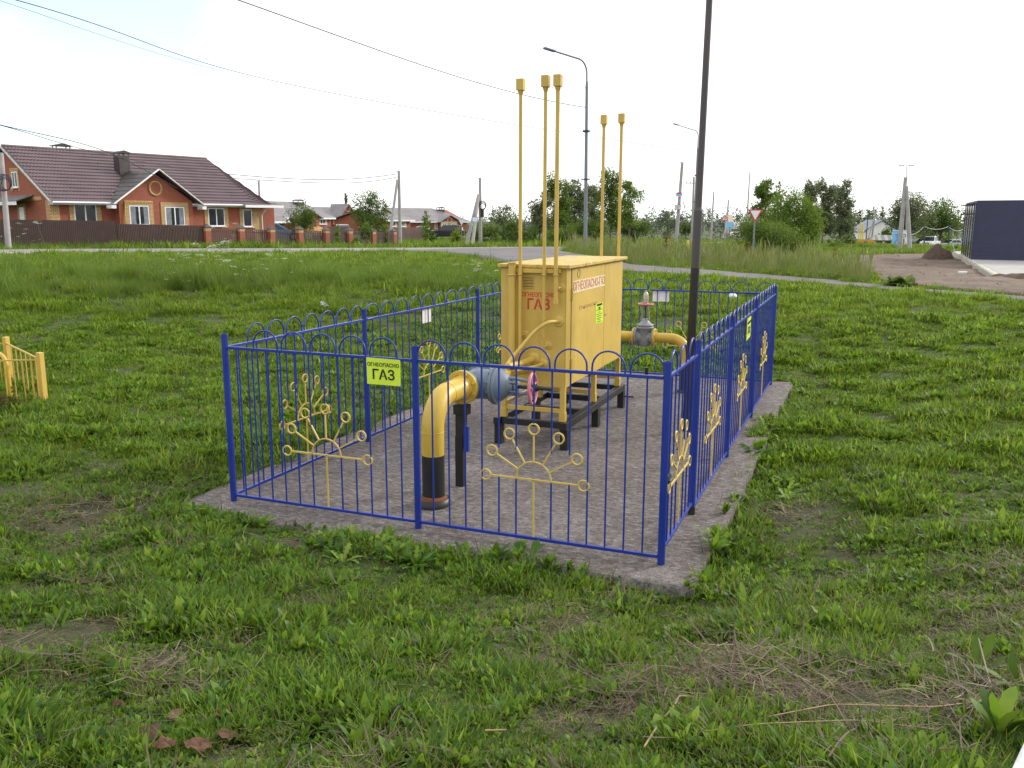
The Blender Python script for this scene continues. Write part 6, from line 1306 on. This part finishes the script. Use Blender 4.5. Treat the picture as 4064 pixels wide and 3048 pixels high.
put('tall_grass', 'green grass mixed among the tall weeds right of the cabinet', 'grass', 6000, 22, 72, tallC, 5, .35, .75, lambda x, y: .45 - 1.2 * nz_arr(x, y, .12, 5, 3), 1.3, mask=wedge, u=(2100, 3700))
field = lambda x, y, D, u: ((u > 3180) & (u < 3840) & (D > 62)) | ((u > 1590) & (u < 2330) & (D > 78) & (D < 110))
put('tall_grass', 'uncut meadow grass behind the road and the dirt lot', 'grass', 5000, 60, 110, tallC, 5, .9, 1.6, None, 1.2, mask=field)
verge = lambda x, y, D, u: np.abs(D - np.interp(u, [-900, 10, 815, 1558, 2000], [42.5, 45.6, 55, 69.6, 76])) < .9
put('tall_weeds', 'green weeds along the foot of the village fences', 'weeds', 9000, 38, 78, tallC, 5, .5, 1.1, None, 1.2, mask=verge, u=(-900, 2000))
# white umbels, docks, lying litter
def umbel_mesh():
    l = [((0, 0, 0), 0, .78, .007, .06, .03, 0., (1, 1, .9, .8))]; V = []
    for i in range(22): a = RS.uniform(0, 2 * PI); r = .10 * math.sqrt(RS.rand()); l.append(((r * math.cos(a) + .06, r * math.sin(a), .78 + RS.normal(0, .012)), a, .04, .035, 1.35, .05, .85 + .15 * RS.rand(), (.4, 1, .9, .3)))
    return proto_mesh('umbel_flower', l, 'umbel')
umbC = collection('umbel_flower', [umbel_mesh() for _ in range(3)])
bank2 = lambda x, y, D, u: (u < 2020) & (D > 21.3 + 1.8 * nz_arr(x, y, .22, 40, 3) + .0011 * u + RS.normal(0, 1., len(D))) & (D < 25.6)
put('tall_grass', 'rank tall grass on the upper face of the road bank', 'grass', 9000, 19, 26, tallC, 5, .40, .80, lambda x, y: .7 + 1.2 * nz_arr(x, y, .5, 44, 3), 1.0, mask=bank2, u=(-1500, 2020))
put('umbel_flowers', 'white umbel flowers dotted in the bank grass', 'flowers', 1100, 19.5, 26, umbC, 3, .60, .95, lambda x, y: .25 + 1.4 * nz_arr(x, y, .15, 21, 3), 1.2, mask=bank2, u=(-700, 2100))
put('umbel_flowers', 'pale umbel flowers against the village fence', 'flowers', 900, 40, 60, umbC, 3, .7, 1.2, lambda x, y: .3 + 1.5 * nz_arr(x, y, .2, 3, 3), 1.2, mask=verge, u=(-300, 1200))
def dock(label, u, v, h, D=None):
    p = hit(u, v); o = thing('dock_plant', label, 'plant', p, 0, 'rusty dock stalks in the tall weeds'); MB().cyl(p, p + (.04, 0, h), .012, .006, 5).build('stalk', 'rust', o)
    n = 60; t = RS.uniform(.45, 1, n); C = p + np.c_[.04 * t, np.zeros(n), h * t] + RS.normal(0, .045, (n, 3)); V, Q = leaf_cloud(C, RS.normal(0, 1, (n, 3)), .07, .7); V = V - np.array(o.location)
    tag(link('seed_head', mesh_np('seed_head', V, Q, 'dock_seed', RS.rand(4 * n)), o), kind='stuff')
for u, v, l in [(2640, 1030, 'rusty dock seed stalk left of the crooked yellow marker'), (2920, 1040, 'rusty dock seed stalk first left of the yield sign pole'), (2956, 1046, 'rusty dock seed stalk touching the yield sign pole left side'), (3028, 1050, 'rusty dock seed stalk just right of the yield sign pole'), (3305, 1062, 'dark dock stalk standing alone right of the willow')]: dock(l, u, v, .95)
def burdock():
    p = hit(3560, 1140); o = thing('burdock_plant', 'low burdock plant with big leaves on the path edge of the dirt', 'plant', p); V = []
    lv = [((RS.uniform(-.28, .28), RS.uniform(-.12, .12), 0), RS.uniform(0, 2 * PI), RS.uniform(.28, .5), RS.uniform(.16, .26), RS.uniform(.3, 1.1), RS.uniform(.1, .3), RS.rand(), (.15, .8, 1., .85, .15)) for _ in range(34)]
    me = proto_mesh('leaves', lv, 'crown_mid'); tag(link('leaves', me, o), kind='stuff')
    me = proto_mesh('dry_leaves', [((RS.uniform(.25, .5), RS.uniform(-.1, .1), 0), RS.uniform(0, 2 * PI), .3, .16, RS.uniform(.7, 1.4), .2, RS.rand(), (.15, .8, 1., .85, .15)) for _ in range(9)], 'dead_leaf'); tag(link('dry_leaves', me, o), kind='stuff')
burdock()
# dead crumpled leaves and dry stems in the foreground
def dead_leaf(label, u, v, s_):
    p = hit(u, v) + (0, 0, .045); V, Q = [], []; n = 7; a0 = RS.uniform(0, PI)
    for j in range(n):
        for i in range(n):
            x, y = (i / (n - 1) - .5), (j / (n - 1) - .5); k = 1 - .75 * (abs(x) * 1.6) ** 2; X = x * s_; Yy = y * s_ * .7 * k * (1 + .5 * mnoise.noise((x * 6, 3, u))); V.append((p[0] + X * math.cos(a0) - Yy * math.sin(a0), p[1] + X * math.sin(a0) + Yy * math.cos(a0), p[2] + s_ * .38 * mnoise.fractal((x * 6, y * 6, u * .01), 1, 2, 4) + .005))
    for j in range(n - 1):
        for i in range(n - 1): Q.append((j * n + i, j * n + i + 1, (j + 1) * n + i + 1, (j + 1) * n + i))
    tag(link('dead_leaf', mesh_np('dead_leaf', V, Q, 'dead_leaf', RS.rand(len(V)))), label, 'dead leaf')
for u, v, s_, l in [(860, 2905, .13, 'large curled brown leaf at the top of the dead leaf patch'), (600, 2975, .13, 'brown crumpled leaf at the left of the dead leaf patch'), (790, 3015, .11, 'brown crumpled leaf at the bottom picture edge'), (700, 2900, .08, 'small torn brown leaf behind the dead leaf patch'), (905, 2970, .09, 'brown leaf at the right of the dead leaf patch'), (660, 3030, .09, 'lowest left brown leaf of the dead leaf patch'), (470, 2840, .06, 'small dry leaf alone left of the dead leaf patch'), (1055, 2850, .07, 'small rusty leaf alone right of the dead leaf patch')]: dead_leaf(l, u, v, s_)
def stem(label, pts, r):
    P = [hit(u, v) + (0, 0, .055 + h) for u, v, h in pts]; tag(MB().tube(bend(P, .06, 4), [r] * (len(bend(P, .06, 4))), 6).build('dry_stem', 'dry_stem'), label, 'dry stem')
stem('thick pale dry stem bent twice in the foreground grass', [(2555, 3020, .0), (2610, 2960, .01), (2675, 2890, .02), (2690, 2850, .03), (2735, 2835, .02)], .0042)
stem('long thin dry stem lying across the bare straw patch', [(2930, 2930, .0), (3300, 2880, .02), (3700, 2885, .02), (3960, 2850, .01)], .003)
stem('short dry stem lying at the foreground left of centre', [(1925, 2975, .01), (2010, 2966, .01)], .004)
stem('thin dry stem arching over the straw below the long one', [(2700, 3005, .0), (3000, 2960, .03), (3400, 2950, .02), (3720, 2960, .0)], .0025)
# dry clippings and grit lying on the slab
def slab_litter(name, label, n, coll, k, s0, s1, cat, seed):
    x = RS.uniform(SX0 + .1, SX1 - .05, n); y = RS.uniform(SY0 + .05, SY1 - .1, n); d = nz_arr(x, y, 1.3, seed, 4); e = np.minimum(np.minimum(x - SX0, SX1 - x), np.minimum(y - SY0, SY1 - y))
    keep = RS.rand(n) < np.clip(.12 + 1.1 * d + .35 * np.exp(-e / .25), 0, 1); x, y = x[keep], y[keep]
    scatter(name, label, np.c_[x, y, np.full(len(x), .002)], RS.uniform(0, 2 * PI, len(x)), np.zeros(len(x)), RS.uniform(s0, s1, len(x)), RS.randint(0, k, len(x)), coll, cat)
darkC = collection('dark_clipping', [proto_mesh('dark_clipping', flat(9, .10, .10, .003), 'clipping') for _ in range(4)])
slab_litter('dry_clippings', 'dark dry grass clippings lying on the concrete slab', 2600, darkC, 4, .3, .8, 'dry grass', 31)
put('dark_clippings', 'brown mown clippings between the lawn plants', 'dry grass', 11500, 2.2, 14, darkC, 4, .6, 1.6, lambda x, y: .35 + 1.2 * np.clip(1 - bare2(x, y), 0, 1), 1.25, lift=.02)
# large leafy weeds in the foreground: every leaf a part
def leafy_weed(label, u, v, n, L, w, lean, cat='weed', prof=(.12, .5, .42, .8, .7, 1., .9, .95, .6, .06)):
    p = hit(u, v) - (0, 0, .01); o = thing('leafy_weed', label, cat, p)
    for i in range(n):
        me = proto_mesh('leaf', [((RS.uniform(-.015, .015), RS.uniform(-.015, .015), 0), 2 * PI * i / n + RS.normal(0, .35), L * RS.uniform(.65, 1.1), w * RS.uniform(.8, 1.15), RS.uniform(*lean), RS.uniform(.0, .12), RS.rand(), prof)], 'broad_leaf'); link('leaf', me, o)
leafy_weed('tall leafy weed just left of the whitewashed kerb', 3960, 2960, 9, .26, .055, (.1, .6))
leafy_weed('leafy weed behind the kerb weed at the right picture edge', 4035, 2790, 8, .24, .055, (.15, .7))
leafy_weed('wide-leaved weed at the right end of the straw patch', 3890, 2700, 7, .22, .05, (.1, .7))
leafy_weed('single upright tongue-shaped leaf at the bottom edge before the straw patch', 3115, 3044, 2, .17, .035, (.02, .12))
leafy_weed('pale narrow upright leaves at the bottom edge right of the tongue leaf', 3440, 3046, 3, .17, .028, (.05, .35))
leafy_weed('dock-like rosette in the grass right of the slab corner', 3300, 2520, 8, .20, .045, (.2, .9))
leafy_weed('bright rosette close to the front right slab corner', 2960, 2420, 7, .20, .05, (.2, .8))
leafy_weed('broad weed at the slab edge under the near panel sign', 1560, 2230, 9, .20, .055, (.3, 1.0))
leafy_weed('broad weed sprawling over the slab edge below the fence sun', 2140, 2270, 9, .22, .06, (.4, 1.1))
leafy_weed('leafy weed among the dead brown leaves', 800, 2830, 7, .16, .05, (.2, .9))
leafy_weed('pale pointed weed alone in the left foreground lawn', 235, 2500, 6, .17, .04, (.1, .7))
leafy_weed('upright weed cluster at the bottom edge centre left', 1420, 3020, 9, .17, .034, (.05, .5))
